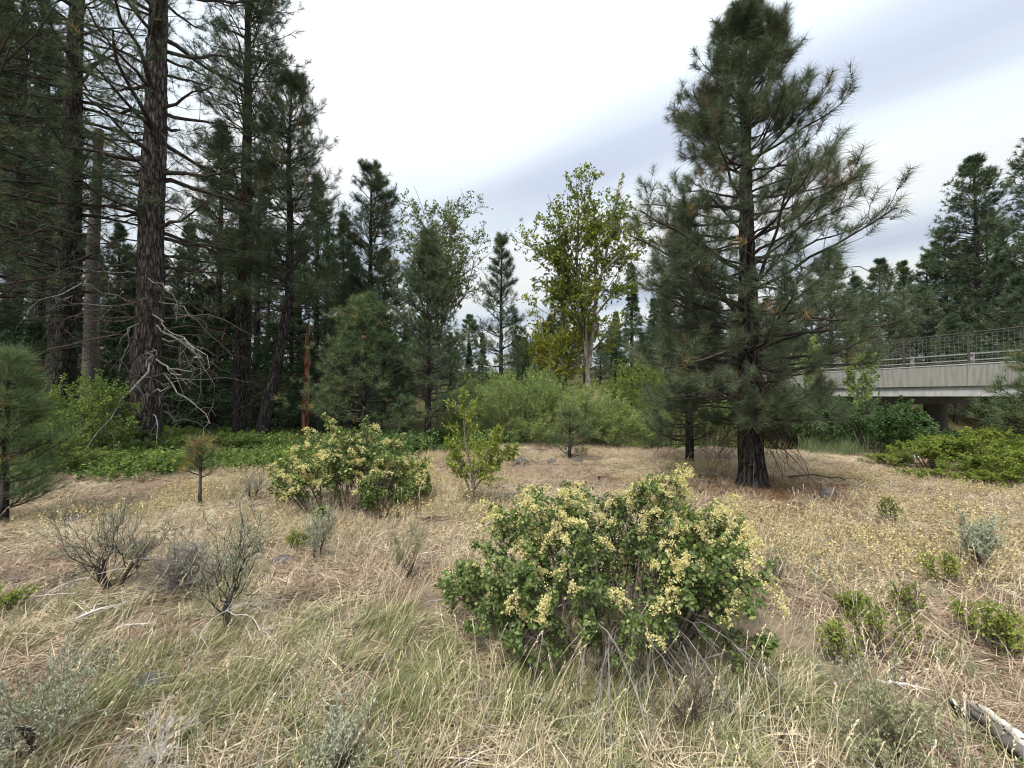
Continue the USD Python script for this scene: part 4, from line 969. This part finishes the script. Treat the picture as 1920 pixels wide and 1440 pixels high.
# light leafy shoots standing up in front of the railing
for px, py, Y, sd, lb in [(1615, 652, 14.3, 75, 'leafy light green shoot rising in front of the railing mesh beside the lone pine boughs'), (1520, 640, 15.4, 76, 'pale leafy sapling partly behind the boughs of the lone pine')]:
    bb = spot(px, Y); h = tall(py, Y, bb[2])
    t = thing('leafy_sapling', bb, 0, lb, 'sapling')
    broadleaf(t, sd, [([[0, 0, -0.05], [0.05, 0, h * 0.5], [0, 0, h]], 0.02, 0.004), ([[0, 0, 0], [0.15, 0, h * 0.5], [0.35, 0, h * 0.9]], 0.015, 0.004), ([[0, 0, 0], [-0.15, 0, h * 0.5], [-0.4, 0, h * 0.85]], 0.015, 0.004)],
              [(16, 0.4, 1.0, 0.7, 0.16, 0.15, 0.05), (5, 0.2, 1.0, 0.7, 0.5, 0.1, 0.06)], 0.085, 0.6, 'willow', 'stem_grey', 2600, sides=6, nz=16, tone0=0.55)

# yellow green shrubs by the bridge end of the clearing
lg = [(8, 0.25, 1.0, 0.6, 0.4, 0.15, 0.08), (6, 0.2, 1.0, 0.7, 0.42, 0.12, 0.08)]
snow = bush_at(1750, 8.9, 150, 815, 81, 'snowberry_shrub', 'bright yellow green shrub in front of the dark alders', 'shrub', 'young_green', 0.045, 0.55, 9000, stems=26, levels=lg, tone0=0.55)
hS = tall(815, 8.9, spot(1750, 8.9)[2]); wS = 150 * 8.9 / F
for px, Y, wpx, py, lb in [(1850, 8.6, 200, 800, 'broad yellow green shrub under the bridge girder at the edge of view'), (1740, 8.0, 110, 878, 'low green shrub in front of the bright yellow green shrub'), (1900, 7.6, 190, 838, 'nearest broad green shrub at the clearing edge below the young pine boughs'), (1660, 9.6, 90, 850, 'small pale green shrub beside the reeds'), (1840, 7.5, 110, 880, 'short green shrub between the broad ones')]:
    bb = spot(px, Y)
    copy_of(snow, bb, float(rng.uniform(0, 360)), lb, 'yellow green shrubs near the bridge', (wpx * Y / F / wS, wpx * Y / F / wS, tall(py, Y, bb[2]) / hS))
# thicket shrubs in front of the left stand
th = bush_at(165, 9.8, 190, 700, 82, 'snowberry_shrub', 'leafy yellow green shrub below the dark heavy pine', 'shrub', 'snowberry', 0.06, 0.6, 9000, stems=24, levels=lg, tone0=0.5)
hT = tall(700, 9.8, spot(165, 9.8)[2]); wT = 190 * 9.8 / F
GT = 'green shrubs at the foot of the pine stand'
for px, Y, wpx, py, lb in [(70, 8.2, 180, 790, 'green shrub just behind the near bushy young pine'), (230, 10.8, 150, 800, 'green shrub touching the base of the thick pine on its shaded side'), (350, 11.5, 110, 815, 'low green shrub just past the base of the thick pine'), (440, 12.0, 110, 808, 'pale green shrub in front of the straight dark pine'),
                           (150, 8.4, 150, 840, 'low spreading shrub in front of the leafy yellow green one'), (540, 12.5, 130, 815, 'low shrub beside the foot of the leaning pine'), (620, 13.5, 120, 810, 'low shrub below the peeled orange trunk'), (60, 11, 160, 740, 'tall green shrub under the hanging pine boughs'), (-60, 8.0, 160, 700, 'tall shrub cut off by the edge of view'),
                           (320, 13.5, 130, 800, 'shaded shrub behind the thick pine'), (500, 10.8, 110, 850, 'bright low shrub between the thin sapling and the further flowering bush'), (410, 10.2, 90, 850, 'small bright shrub behind the thin rusty sapling'), (300, 9.3, 100, 855, 'small low shrub in front of the thick pine trunk'), (230, 8.8, 110, 850, 'low shrub at the clearing edge before the thick pine'),
                           (730, 13.8, 110, 815, 'low shrub under the round bushy young pine'), (820, 14.5, 90, 800, 'small shrub at the foot of the dense cone shaped pine'), (20, 6.6, 130, 870, 'dark low shrub below the near bushy young pine')]:
    bb = spot(px, Y)
    copy_of(th, bb, float(rng.uniform(0, 360)), lb, GT, (wpx * Y / F / wT, wpx * Y / F / wT, tall(py, Y, bb[2]) / hT))

# sagebrush and bitterbrush
def sg(px, py, h, w, seed, label, name='sagebrush', cat='sagebrush', **k):
    t = thing(name, base(px, py), 0, label, cat)
    return sage(t, seed, h, w, **k)
sg(424, 1195, 0.70, 0.85, 91, 'upright dark stemmed bitterbrush with a twisted black foot and bleached fallen twigs', 'bitterbrush', 'bitterbrush', base_r=0.021, n1=8, leafn=8000, mat='sage', leaf=0.012, dead=4, wood='twig', twist=0.16)
sg(218, 1105, 0.66, 0.95, 92, 'leaning bitterbrush with dark low stems behind the upright one', 'bitterbrush', 'bitterbrush', base_r=0.018, n1=8, leafn=8000, mat='sage', leaf=0.012, dead=2, wood='twig', twist=0.15, trunks=3, ang=0.7)
t = thing('dead_brush', base(310, 1112), 0, 'heap of grey dead twigs between the two bitterbrushes', 'dead brush'); sage(t, 93, 0.42, 1.25, base_r=0.024, n1=26, leafn=0, wood='dead', up=0.0, ang=1.0, twist=0.25, trunks=3)
sg(600, 1050, 0.40, 0.55, 94, 'small fine pale sagebrush in the dry grass behind the bitterbrush', base_r=0.010, n1=10, leafn=5000, mat='sage', leaf=0.016)
sg(765, 1085, 0.36, 0.60, 95, 'small twiggy sagebrush beside the front flowering bush', base_r=0.010, n1=9, leafn=4000, mat='sage_green', leaf=0.014)
sg(715, 955, 0.55, 0.75, 96, 'grey dead looking sagebrush against the further flowering bush', base_r=0.016, n1=16, leafn=1500, mat='sage', leaf=0.02)
sg(475, 935, 0.42, 0.6, 97, 'grey twiggy sagebrush behind the rusty sapling', base_r=0.014, n1=14, leafn=1000, mat='sage', leaf=0.018)
sg(1452, 1110, 0.30, 0.34, 98, 'tiny grey green sagebrush just behind the end of the front flowering bush', base_r=0.010, n1=10, leafn=1300, mat='sage', leaf=0.014)
sg(1850, 1075, 0.42, 0.55, 99, 'blue grey sagebrush in the yellow weeds', base_r=0.014, n1=10, leafn=6000, mat='sage', leaf=0.024)
sg(60, 1425, 0.46, 0.72, 100, 'silvery sagebrush nearest the camera at the corner of the picture', base_r=0.010, n1=8, leafn=5500, mat='sage', leaf=0.014, trunks=3, ang=0.9, up=0.2)
sg(1660, 1435, 0.36, 0.52, 101, 'grey green sagebrush beside the fallen log', base_r=0.010, n1=8, leafn=7500, mat='sage_green', leaf=0.016, trunks=3, ang=0.9, up=0.2)
sg(640, 1470, 0.26, 0.40, 102, 'low silvery sagebrush in the near green grass', base_r=0.008, n1=8, leafn=3600, mat='sage', leaf=0.014, trunks=3, ang=0.9, up=0.15)
sg(255, 1075, 0.3, 0.5, 103, 'faint pale sagebrush in the dry grass behind the leaning bitterbrush', base_r=0.01, n1=14, leafn=900, mat='sage', leaf=0.012)
t = thing('dead_brush', base(305, 1440), 0, 'bleached dead twigs lying in the near grass', 'dead brush'); sage(t, 104, 0.26, 0.5, base_r=0.009, n1=9, leafn=0, wood='bleached', up=0.1, ang=0.9, twist=0.25, trunks=2)
t = thing('dead_brush', base(1275, 1370), 0, 'dark dead twigs sprawling below the front flowering bush', 'dead brush'); sage(t, 105, 0.34, 0.6, base_r=0.009, n1=10, leafn=0, wood='twig_brown', up=0.1, ang=0.9, twist=0.25, trunks=2)

# small green sprigs on the right of the clearing
def sprig(px, py, h, w, seed, label, tone=0.5, n=420, mat='young_green', leaf=0.028):
    t = thing('green_sprig', base(px, py), 0, label, 'young shrub')
    shrub(t, seed, w, w, h, mat, leaf, 0.5, n, stems=9, levels=[(6, 0.25, 1.0, 0.5, 0.35, 0.15, 0.06), (4, 0.2, 1.0, 0.6, 0.45, 0.1, 0.06)], r=0.004, low=0.5, tone0=tone)
sprig(1665, 1235, 0.34, 0.36, 111, 'bright green leafy sprig in the dry grass beyond the front bush', 0.5, 620)
sprig(1605, 1165, 0.22, 0.22, 112, 'small upright green sprig behind the bright leafy one', 0.45)
sprig(1572, 1245, 0.24, 0.18, 113, 'thin yellowing sprig on a dark stem next to the front bush', 0.8)
sprig(1705, 1175, 0.32, 0.22, 114, 'tall thin sprig with few leaves', 0.5, 220)
sprig(1845, 1215, 0.30, 0.34, 115, 'sparse green sprig near the edge of view', 0.6)
sprig(1665, 985, 0.34, 0.22, 116, 'dark green sprig standing alone in the yellow weeds', 0.1, 420)
sprig(1895, 1240, 0.34, 0.34, 117, 'yellowish sprig at the very edge of view', 0.9)
sprig(560, 1035, 0.22, 0.24, 118, 'little green sprig beside the small pale sagebrush', 0.5)
sprig(20, 1150, 0.2, 0.3, 119, 'little yellow green sprig at the edge near the green grass', 0.7)
sprig(1765, 1100, 0.3, 0.25, 120, 'yellow sprig in front of the blue grey sagebrush', 0.95)

# rocks, log, stump
stone_m = usdkit.material(stage, '/World/Looks/dark_stone', {
    'tc': ('texture_coordinate', {}), 'n': ('noise_texture', {'scale': 14.0, 'detail': 6.0, 'roughness': 0.7}), 'r': ('rgb_ramp', {'ramp': [(0.3, (0.035, 0.033, 0.034)), (0.6, (0.10, 0.095, 0.095)), (0.8, (0.17, 0.16, 0.155))]}),
    'b': ('bump', {'strength': 0.6, 'distance': 0.02}), 'p': ('principled_bsdf', {'roughness': 0.9})}, [('tc.object', 'n.vector'), ('n.fac', 'r.fac'), ('n.fac', 'b.height'), ('b.normal', 'p.normal'), ('r.color', 'p.base_color')], surface='p.BSDF')
def rock(px, py, s, seed, label):
    m = trimesh.creation.icosphere(4)
    v = m.vertices * [1, 0.8, 0.55]
    v = v * (1 + (meshkit.fbm(v * 1.4 + seed, 4, seed)[:, None] - 0.5) * 0.8)
    b = base(px, py)
    t = put('rock', v * s, m.faces, stone_m, smooth=True)
    t.AddTranslateOp().Set(Gf.Vec3d(float(b[0]), float(b[1]), float(b[2] + s * 0.15)))
    tag(t, label, 'rock')
rock(283, 1285, 0.085, 1, 'rounded dark grey rock half sunk in the grass below the bitterbrush')
rock(530, 1055, 0.10, 2, 'dark rock behind the upright bitterbrush beside the pale sagebrush')
rock(975, 872, 0.22, 3, 'low dark rock in front of the willow thicket')
rock(1035, 868, 0.12, 8, 'small dark rock just beside the low one before the willows')
rock(1082, 866, 0.14, 9, 'dark rock at the foot of the waist high young pine')
rock(140, 975, 0.12, 4, 'small dark rock near the thicket edge')
rock(880, 1432, 0.06, 5, 'flat grey rock in the nearest grass')
rock(30, 1090, 0.07, 6, 'little grey rock beside the yellow green grass')
rock(1533, 1018, 0.06, 7, 'small black rock in the dry grass beyond the front bush')

def log_piece():
    a, c = base(1783, 1310), base(1935, 1440)
    rng = np.random.default_rng(9)
    t = thing('fallen_log', a, 0, 'weathered grey split log lying in the dry grass', 'log')
    d = c - a; n = 14
    for j in range(13):
        off = np.array([rng.uniform(-0.06, 0.06), rng.uniform(-0.06, 0.06), 0.01 + 0.016 * (j % 4)])
        s0, s1 = rng.uniform(0, 0.55), rng.uniform(0.6, 1.15)
        p = np.array([d * s + off + rng.normal(0, 0.006, 3) for s in np.linspace(s0, s1, n)])
        r = np.full(n, rng.uniform(0.011, 0.026)); r[0] *= 0.3; r[-1] *= 0.4
        put('log_strip', *trunk_mesh(p, r, 10, rng, 0, 0.012, 60, lump=0.35), M[("dead", "snag_grey", "bark_dark", "bleached", "bark")[j % 5]], t, smooth=True)
log_piece()
b = base(1552, 936)
t = thing('tree_stump', b, 0, 'small weathered grey stump in the dry grass beyond the lone pine', 'stump')
put('trunk', *trunk_mesh([[0, 0, -0.05], [0, 0, 0.10], [0.01, 0, 0.17], [0.01, 0, 0.171]], [0.10, 0.09, 0.085, 0.002], 14, np.random.default_rng(4), 0.3, 0.015, 24), M['snag_grey'], t, smooth=True)

# bleached fallen branches
def fallen(px, py, ang, ln, seed, label, r=0.010, mat='bleached'):
    rng = np.random.default_rng(seed); b = base(px, py)
    K1 = curves(np.array([[0, 0, 0.04]]), np.array([[math.cos(ang), math.sin(ang), 0.10]]), [ln], 9, np.array([[0, 0, -0.12]]), 0.08, rng)
    p, d, pr, _ = children(K1, 6, 0.2, 1.0, 0.7, rng, flat=0.5); K2 = curves(p, unit(d + [0, 0, 0.2]), ln * 0.3 * rng.uniform(0.4, 1.2, len(p)), 5, np.array([0, 0, -0.1]), 0.1, rng)
    p, d, pr, _ = children(K2, 3, 0.2, 1.0, 0.7, rng); K3 = curves(p, d, ln * 0.1 * rng.uniform(0.4, 1.2, len(p)), 3, np.array([0, 0, 0]), 0.1, rng)
    m = put('fallen_branch', *join([tubes(K1, taper([r], 9, 0.3), 6), tubes(K2, taper(np.full(len(K2), r * 0.4), 5, 0.4), 4), tubes(K3, taper(np.full(len(K3), r * 0.2), 3, 0.5), 3)]), M[mat], smooth=True)
    m.AddTranslateOp().Set(Gf.Vec3d(*map(float, b + [0, 0, 0.02]))); tag(m, label, 'branch')
fallen(140, 1180, 0.9, 0.34, 1, 'forked bleached branch lying in front of the leaning bitterbrush')
fallen(215, 1200, 0.2, 0.26, 2, 'bleached forked twig poking out of the grass by the leaning bitterbrush', 0.008)
fallen(310, 1420, 1.3, 0.25, 3, 'white dead twig standing in the near grass', 0.006)
fallen(1640, 1300, -0.1, 0.22, 4, 'short bleached stick lying near the grey green sagebrush', 0.010)
fallen(1480, 900, -0.35, 1.6, 5, 'long dead bough lying at the foot of the lone pine', 0.016, 'twig_brown')
fallen(1690, 868, 0.1, 0.9, 6, 'pale driftwood branch in front of the alders', 0.03)

# ------------------------------------------------------------------ ground cover
rng = np.random.default_rng(500)
WEDGE = math.radians(61)
def wedge(n, r0, r1, power=0.5):
    """n random points of the ground in front of the camera between the distances r0 and r1"""
    a = rng.uniform(-WEDGE, WEDGE, n)
    r = (r0 ** (2 * power) + rng.random(n) * (r1 ** (2 * power) - r0 ** (2 * power))) ** (1 / (2 * power))
    return np.sin(a) * r, np.cos(a) * r
def place(x, y, dz=-0.01):
    return np.stack([x, y, ground_z(x, y) + dz], 1)
def pixmask(x, y, blobs):
    """the sum of gaussian spots given by where their middles stand (px, py) and their radius in metres"""
    out = np.zeros(len(x))
    for px, py, r, w in blobs:
        c = ground_hit(px, py)
        out = np.maximum(out, w * np.exp(-((x - c[0]) ** 2 + (y - c[1]) ** 2) / (r * r)))
    return out

g = np.random.default_rng(501)
# matted dry grass, in overlapping patches of many small clumps
def patch(k, per, R, h, width, lean, tone, curl, wind=0.5):
    out = []
    for _ in range(k):
        a, q = g.uniform(0, 6.28), math.sqrt(g.random()) * R
        w = g.normal(0, wind, 2) + [0.15, 0.05]
        v, f, t = blades(g, per, g.uniform(0.08, 0.2), h * g.uniform(0.6, 1.25), width, lean * g.uniform(0.7, 1.3), (tone[0] + g.normal(0, 0.10), tone[1]), 3, w, curl)
        out.append((v + [math.cos(a) * q, math.sin(a) * q, 0], f, t))
    return join(out)
straw = [patch(46, 42, 0.5, 0.18, 0.0056, 0.8, (0.50, 0.24), 0.7) + (M['straw'],) for _ in range(3)]
straw += [patch(46, 42, 0.5, 0.14, 0.0054, 1.1, (0.62, 0.22), 0.5) + (M['straw'],) for _ in range(2)]
straw += [patch(44, 42, 0.5, 0.16, 0.0054, 0.8, (0.48, 0.24), 0.6) + (M['straw_red'],) for _ in range(2)]
sp = 0.62
gx, gy = np.meshgrid(np.arange(-14, 14, sp), np.arange(0.3, 14.6, sp))
x = (gx + (np.arange(gx.shape[0])[:, None] % 2) * sp / 2).ravel(); y = gy.ravel()
x = x + rng.uniform(-0.2, 0.2, len(x)); y = y + rng.uniform(-0.2, 0.2, len(y))
keep = (np.hypot(x, y) < 14.5) & (np.abs(x) < np.tan(WEDGE) * y + 0.9) & (forest_floor(x, y) < rng.uniform(0.3, 0.9, len(x))) & (np.hypot(x, y + 0.3) > 0.9) & (rng.random(len(x)) > 0.12 + 0.5 * (meshkit.fbm(np.stack([x, y, 0 * x], 1) * 1.1, 2, 67) > 0.62))
x, y = x[keep], y[keep]
pn = meshkit.fbm(np.stack([x, y, 0 * x], 1) * 0.8, 3, 41)
which = np.where(pn + rng.normal(0, 0.06, len(x)) > 0.53, rng.integers(5, 7, len(x)), rng.integers(0, 5, len(x)))
scatter('dry_grass', straw, place(x, y, 0.0), rng.uniform(0, 6.28, len(x)), rng.uniform(0.85, 1.2, len(x)), which, 'matted straw coloured dry grass covering the clearing', 'grass')

# tall dry stalks
st = [blades(g, 16, 0.12, 0.36, 0.0036, 0.3, (0.7, 0.2), 4, (0.2, 0.05), 0.35) + (M['straw'],) for _ in range(3)]
st += [blades(g, 30, 0.14, 0.26, 0.0034, 0.35, (0.5, 0.22), 4, (0.2, 0.05), 0.4) + (M['straw_red'],) for _ in range(2)]
x, y = wedge(3600, 1.0, 13.0)
pn = meshkit.fbm(np.stack([x, y, 0 * x], 1) * 0.7, 3, 43)
keep = (rng.random(len(x)) > forest_floor(x, y)) & (pn + rng.normal(0, 0.08, len(x)) > 0.5) & (y > 0.8)
x, y = x[keep], y[keep]
scatter('tall_dry_grass', st, place(x, y), rng.uniform(-1.2, 1.2, len(x)), rng.uniform(0.4, 1.0, len(x)), rng.integers(0, 5, len(x)), 'taller bleached grass stalks standing among the matted grass', 'grass')

# green bunch grass
gr = [blades(g, 52, 0.12, 0.32, 0.0058, 0.38, (0.36, 0.28), 4, (0.25, 0.08), 0.5) + (M['grass'],) for _ in range(3)]
gr += [blades(g, 46, 0.14, 0.26, 0.0054, 0.5, (0.60, 0.28), 4, (0.25, 0.08), 0.55) + (M['grass'],) for _ in range(3)]
x, y = wedge(4200, 0.9, 5.2)
blobs = [(80, 1400, 0.35, 1), (200, 1380, 0.3, 1), (420, 1290, 0.42, 1.0), (520, 1230, 0.4, 0.8), (330, 1400, 0.3, .7), (60, 1190, 0.5, 0.6), (180, 1180, 0.45, 0.6), (700, 1180, 0.45, 0.7), (760, 1350, 0.4, 0.8), (850, 1300, 0.4, 0.7), (950, 1330, 0.35, 0.8), (1060, 1370, 0.35, 0.9), (1200, 1310, 0.4, 0.8), (1400, 1310, 0.4, 0.8), (1530, 1400, 0.22, 0.9),
         (1500, 1280, 0.35, 0.6), (1110, 1430, 0.3, 0.8), (700, 1430, 0.3, 0.6), (130, 1060, 0.5, 0.7), (550, 1400, 0.2, .5), (1270, 1420, 0.25, .6), (340, 1240, 0.4, .7), (750, 1240, 0.4, .7)]
mk = pixmask(x, y, blobs) ** 1.6 * 0.8 + (meshkit.fbm(np.stack([x, y, 0 * x], 1) * 2.2, 2, 47) > 0.62) * 0.18
keep = (rng.random(len(x)) < mk) & (y > 0.7)
x, y = x[keep], y[keep]
scatter('green_grass', gr, place(x, y), rng.normal(0, 0.6, len(x)), rng.uniform(0.45, 0.95, len(x)), rng.integers(0, 6, len(x)), 'tufts of greener bunch grass among the dry grass', 'grass')

# yellow weeds
def weed(n, h, spread, gs, per):
    a = g.uniform(0, 6.28, n); q = np.sqrt(g.random(n)) * spread
    P = np.stack([np.cos(a) * q, np.sin(a) * q, np.zeros(n)], 1)
    D = unit(np.c_[g.normal(0, 0.25, (n, 2)), np.ones(n)])
    C = curves(P, D, h * g.uniform(0.5, 1.1, n), 5, np.array([0, 0, -0.05]), 0.08, g)
    tv, tf = tubes(C, taper(np.full(n, 0.0016), 5, 0.5), 3)
    p, d, _, _ = children(C, per, 0.3, 1.0, 0.9, g, spread=0.5)
    p = p + g.normal(0, gs * 0.3, p.shape)
    v, f, tn = leaves(p, unit(g.normal(0, 1, p.shape)), gs * g.uniform(0.6, 1.4, len(p)), 0.7, g, np.clip(g.normal(0.5, 0.25, len(p)), 0, 1))
    return join([(tv, tf, np.full(len(tv), 0.25)), (v, f, tn)])
wd = [weed(34, 0.24, 0.38, 0.019, 13) + (M['weed'],) for _ in range(4)]
x, y = wedge(3000, 3.0, 11.5)
right = sstep(0.5, 3.0, x - 0.12 * y) * sstep(3.2, 4.6, y)
leftm = 0.32 * sstep(-4.5, -2.5, x) * (1 - sstep(-0.5, 0.8, x)) * sstep(4.0, 5.2, y) + 0.25 * sstep(-9, -6, x) * (1 - sstep(-5, -3, x)) * sstep(4.5, 6, y)
pn = meshkit.fbm(np.stack([x, y, 0 * x], 1) * 0.9, 3, 53)
keep = (rng.random(len(x)) < np.maximum(right * 0.46, leftm) * sstep(0.42, 0.62, pn)) & (rng.random(len(x)) > forest_floor(x, y))
lp = ground_hit(1412, 912); keep &= np.hypot(x - lp[0], y - lp[1]) > 1.5
x, y = x[keep], y[keep]
scatter('yellow_weeds', wd, place(x, y), rng.uniform(0, 6.28, len(x)), rng.uniform(0.6, 1.15, len(x)), rng.integers(0, 4, len(x)), 'low dried yellow weeds spread over the far side of the clearing', 'weeds')

# green ground cover before and under the trees
def cover(n, h, spread, ls, mat):
    a = g.uniform(0, 6.28, n); q = np.sqrt(g.random(n)) * spread
    P = np.stack([np.cos(a) * q, np.sin(a) * q, np.zeros(n)], 1)
    C = curves(P, unit(np.c_[g.normal(0, 0.35, (n, 2)), np.ones(n)]), h * g.uniform(0.5, 1.1, n), 4, np.array([0, 0, -0.1]), 0.08, g)
    tv, tf = tubes(C, taper(np.full(n, 0.0022), 4, 0.5), 3)
    p, d, _, _ = children(C, 12, 0.25, 1.0, 1.0, g, spread=0.4)
    v, f, tn = leaves(p, d, ls * g.uniform(0.6, 1.3, len(p)), 0.6, g, np.clip(g.normal(0.5, 0.27, len(p)) + g.normal(0, 0.12), 0, 1), up=0.9)
    return join([(tv, tf, np.full(len(tv), 0.0)), (v, f, tn)]) + (M[mat],)
cv = [cover(48, 0.36, 0.45, 0.055, 'snowberry') for _ in range(2)] + [cover(48, 0.36, 0.45, 0.06, 'alder')] + [cover(40, 0.27, 0.45, 0.05, 'snowberry'), cover(40, 0.3, 0.45, 0.035, 'sage_green')]
x, y = wedge(4200, 5.0, 24.0, 0.35)
fl = forest_floor(x, y)
xl = (x < 0.8)
pn = meshkit.fbm(np.stack([x, y, 0 * x], 1) * 0.8, 3, 59)
keep = (rng.random(len(x)) < np.where(xl, np.maximum(fl, sstep(0, 1, fl * 3) * 0.5), fl * 0.5) * sstep(0.36, 0.58, pn))
x, y = x[keep], y[keep]
scatter('undergrowth', cv, place(x, y), rng.uniform(0, 6.28, len(x)), np.clip(0.35 + 3.2 * (meshkit.fbm(np.stack([x, y, 0 * x], 1) * 1.3, 2, 71) - 0.3), 0.35, 1.6) * rng.uniform(0.75, 1.2, len(x)), np.where(y < 10.5, rng.choice([0, 1, 3, 3, 4], len(x)), rng.integers(0, 4, len(x))), 'leafy green undergrowth spreading under the trees and along the clearing edge', 'undergrowth')

# reeds at the creek
rd = [blades(g, 34, 0.15, 0.8, 0.009, 0.18, (0.5, 0.25), 4, (0.02, 0.0), 0.2) + (M['reed'],) for _ in range(2)]
c = ground_hit(1600, 852)
x = c[0] + rng.normal(0, 0.9, 46); y = c[1] + 0.3 + rng.normal(0, 0.35, 46)
scatter('reeds', rd, place(x, y), rng.uniform(0, 6.28, 46), rng.uniform(0.5, 0.9, 46), rng.integers(0, 2, 46), 'blue green reeds at the creek edge in front of the alders', 'reeds')
# fallen brown needles under the lone pine, darkened and thickened to paint contact shade
nd = [blades(g, 60, 0.2, 0.12, 0.004, 1.45, (0.2, 0.15), 2, (0, 0), 0.1) + (usdkit.material(stage, '/World/Looks/needle_litter_shade', {'p': ('diffuse_bsdf', {}), 'a': ('attribute', {'attribute': 'tone'}), 'r': ('rgb_ramp', {'ramp': [(0, (0.15, 0.085, 0.05)), (1, (0.36, 0.22, 0.13))]})}, [('a.fac', 'r.fac'), ('r.color', 'p.color')], surface='p.BSDF'),)]
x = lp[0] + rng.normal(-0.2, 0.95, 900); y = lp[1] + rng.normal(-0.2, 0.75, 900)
scatter('needle_litter_shade', nd, place(x, y, 0.01), rng.uniform(0, 6.28, 900), rng.uniform(0.7, 1.2, 900), np.zeros(900, int), 'reddish brown fallen needles darkened for contact shade round the foot of the lone pine', 'needle litter')

# low silvery sprigs sprawling in the near grass
def sprigs(n, h, spread, ls):
    a = g.uniform(0, 6.28, n); q = np.sqrt(g.random(n)) * spread
    P = np.stack([np.cos(a) * q, np.sin(a) * q, np.zeros(n)], 1)
    C = curves(P, unit(np.c_[g.normal(0, 0.55, (n, 2)), np.ones(n)]), h * g.uniform(0.5, 1.1, n), 5, np.array([0, 0, 0.05]), 0.12, g)
    tv, tf = tubes(C, taper(np.full(n, 0.0018), 5, 0.5), 3)
    p, d, _, _ = children(C, 16, 0.3, 1.0, 0.8, g, spread=0.4)
    v, f, tn = leaves(p, d, ls * g.uniform(0.6, 1.3, len(p)), 0.34, g, np.clip(g.normal(0.5, 0.25, len(p)), 0, 1), droop=-0.2)
    return join([(tv, tf, np.full(len(tv), 0.0)), (v, f, tn)])
sq = [sprigs(16, 0.2, 0.16, 0.017) + (M['sage'],) for _ in range(2)] + [sprigs(12, 0.22, 0.16, 0.016) + (M['sage_green'],) for _ in range(2)]
x, y = wedge(1500, 1.2, 6.5)
mk = pixmask(x, y, [(90, 1350, 0.5, 1), (20, 1250, 0.4, .6), (580, 1400, 0.35, .9), (700, 1330, 0.25, .5), (1600, 1380, 0.4, .8), (300, 1350, 0.4, .5), (1450, 1390, 0.3, .5), (1290, 1340, 0.3, .4), (250, 1060, 0.5, .5), (100, 1010, 0.6, .5)])
keep = rng.random(len(x)) < mk * 0.5 + 0.035
x, y = x[keep], y[keep]
scatter('sage_sprigs', sq, place(x, y), rng.uniform(0, 6.28, len(x)), rng.uniform(0.6, 1.2, len(x)), rng.integers(0, 4, len(x)), 'low silvery sage sprigs sprawling through the near grass', 'sage sprigs')

# broken sticks, cones and seed heads lying about
def sticks(n, spread, l0, l1, r):
    P = np.c_[g.normal(0, spread, (n, 2)), g.uniform(0.01, 0.07, n)]
    a = g.uniform(0, 6.28, n)
    C = curves(P, unit(np.c_[np.cos(a), np.sin(a), g.normal(0, 0.12, n)]), g.uniform(l0, l1, n), 4, np.array([0, 0, -0.05]), 0.08, g)
    return tubes(C, taper(r * g.uniform(0.6, 1.4, n), 4, 0.5), 4)
def cones(n, spread):
    m = trimesh.creation.icosphere(1); out = []
    for _ in range(n):
        v = m.vertices * [0.032, 0.032, 0.04] * g.uniform(0.7, 1.1); out.append((v + np.r_[g.normal(0, spread, 2), 0.035], m.faces))
    return join(out)
lt = []
for mat_, k in (('dead', 5), ('twig_brown', 5), ('bleached', 3)):
    v, f = sticks(k, 0.22, 0.06, 0.24, 0.0035); lt.append((v, f, np.zeros(len(v)), M[mat_]))
x, y = wedge(750, 1.1, 9.5); keep = forest_floor(x, y) < 0.6; x, y = x[keep], y[keep]
scatter('twig_litter', lt, place(x, y, 0.02), rng.uniform(0, 6.28, len(x)), rng.uniform(0.6, 1.3, len(x)), rng.choice(3, len(x), p=[0.42, 0.43, 0.15]), 'small broken sticks lying through the dry grass', 'twigs')
v, f = cones(1, 0.0)
first = None
for k in range(14):
    cx, cy = lp[0] + rng.normal(-0.6, 1.3), lp[1] + rng.normal(-0.5, 0.9)
    loc = (cx, cy, float(ground_z(cx, cy)) + 0.03)
    lb = 'dark fallen pine cone lying in the dry litter round the lone pine'
    if first is None:
        first = thing('pine_cone', loc, 0, lb, 'pine cone', 'fallen pine cones'); put('scales', v, f, M['twig'], first)
    else:
        copy_of(first, loc, rng.uniform(0, 360), lb, 'fallen pine cones', rng.uniform(0.8, 1.2))
# thin stalks with seed heads
def seedheads(n):
    a = g.uniform(0, 6.28, n); q = np.sqrt(g.random(n)) * 0.25
    P = np.stack([np.cos(a) * q, np.sin(a) * q, np.zeros(n)], 1)
    C = curves(P, unit(np.c_[g.normal(0.1, 0.2, (n, 2)), np.ones(n)]), g.uniform(0.3, 0.62, n), 6, np.array([0.12, 0.03, -0.10]), 0.05, g)
    tv, tf = tubes(C, taper(np.full(n, 0.0014), 6, 0.6), 3)
    hd = np.repeat(C[:, -1], 9, 0) - unit(C[:, -1] - C[:, -2]).repeat(9, 0) * np.tile(np.linspace(0, 0.07, 9), n)[:, None]
    v, f, tn = leaves(hd, unit(np.repeat(C[:, -1] - C[:, -2], 9, 0) + g.normal(0, 0.02, hd.shape)), 0.016, 0.35, g, np.full(len(hd), 0.8))
    return join([(tv, tf, np.full(len(tv), 0.7)), (v, f, tn)]) + (M['straw'],)
x, y = wedge(420, 1.3, 7.0); keep = (forest_floor(x, y) < 0.3) & (y > 1.1); x, y = x[keep], y[keep]
scatter('seed_stalks', [seedheads(4), seedheads(3), seedheads(5)], place(x, y), rng.normal(0, 0.7, len(x)), rng.uniform(0.7, 1.1, len(x)), rng.integers(0, 3, len(x)), 'thin dry grass stalks with seed heads above the matted grass', 'grass')
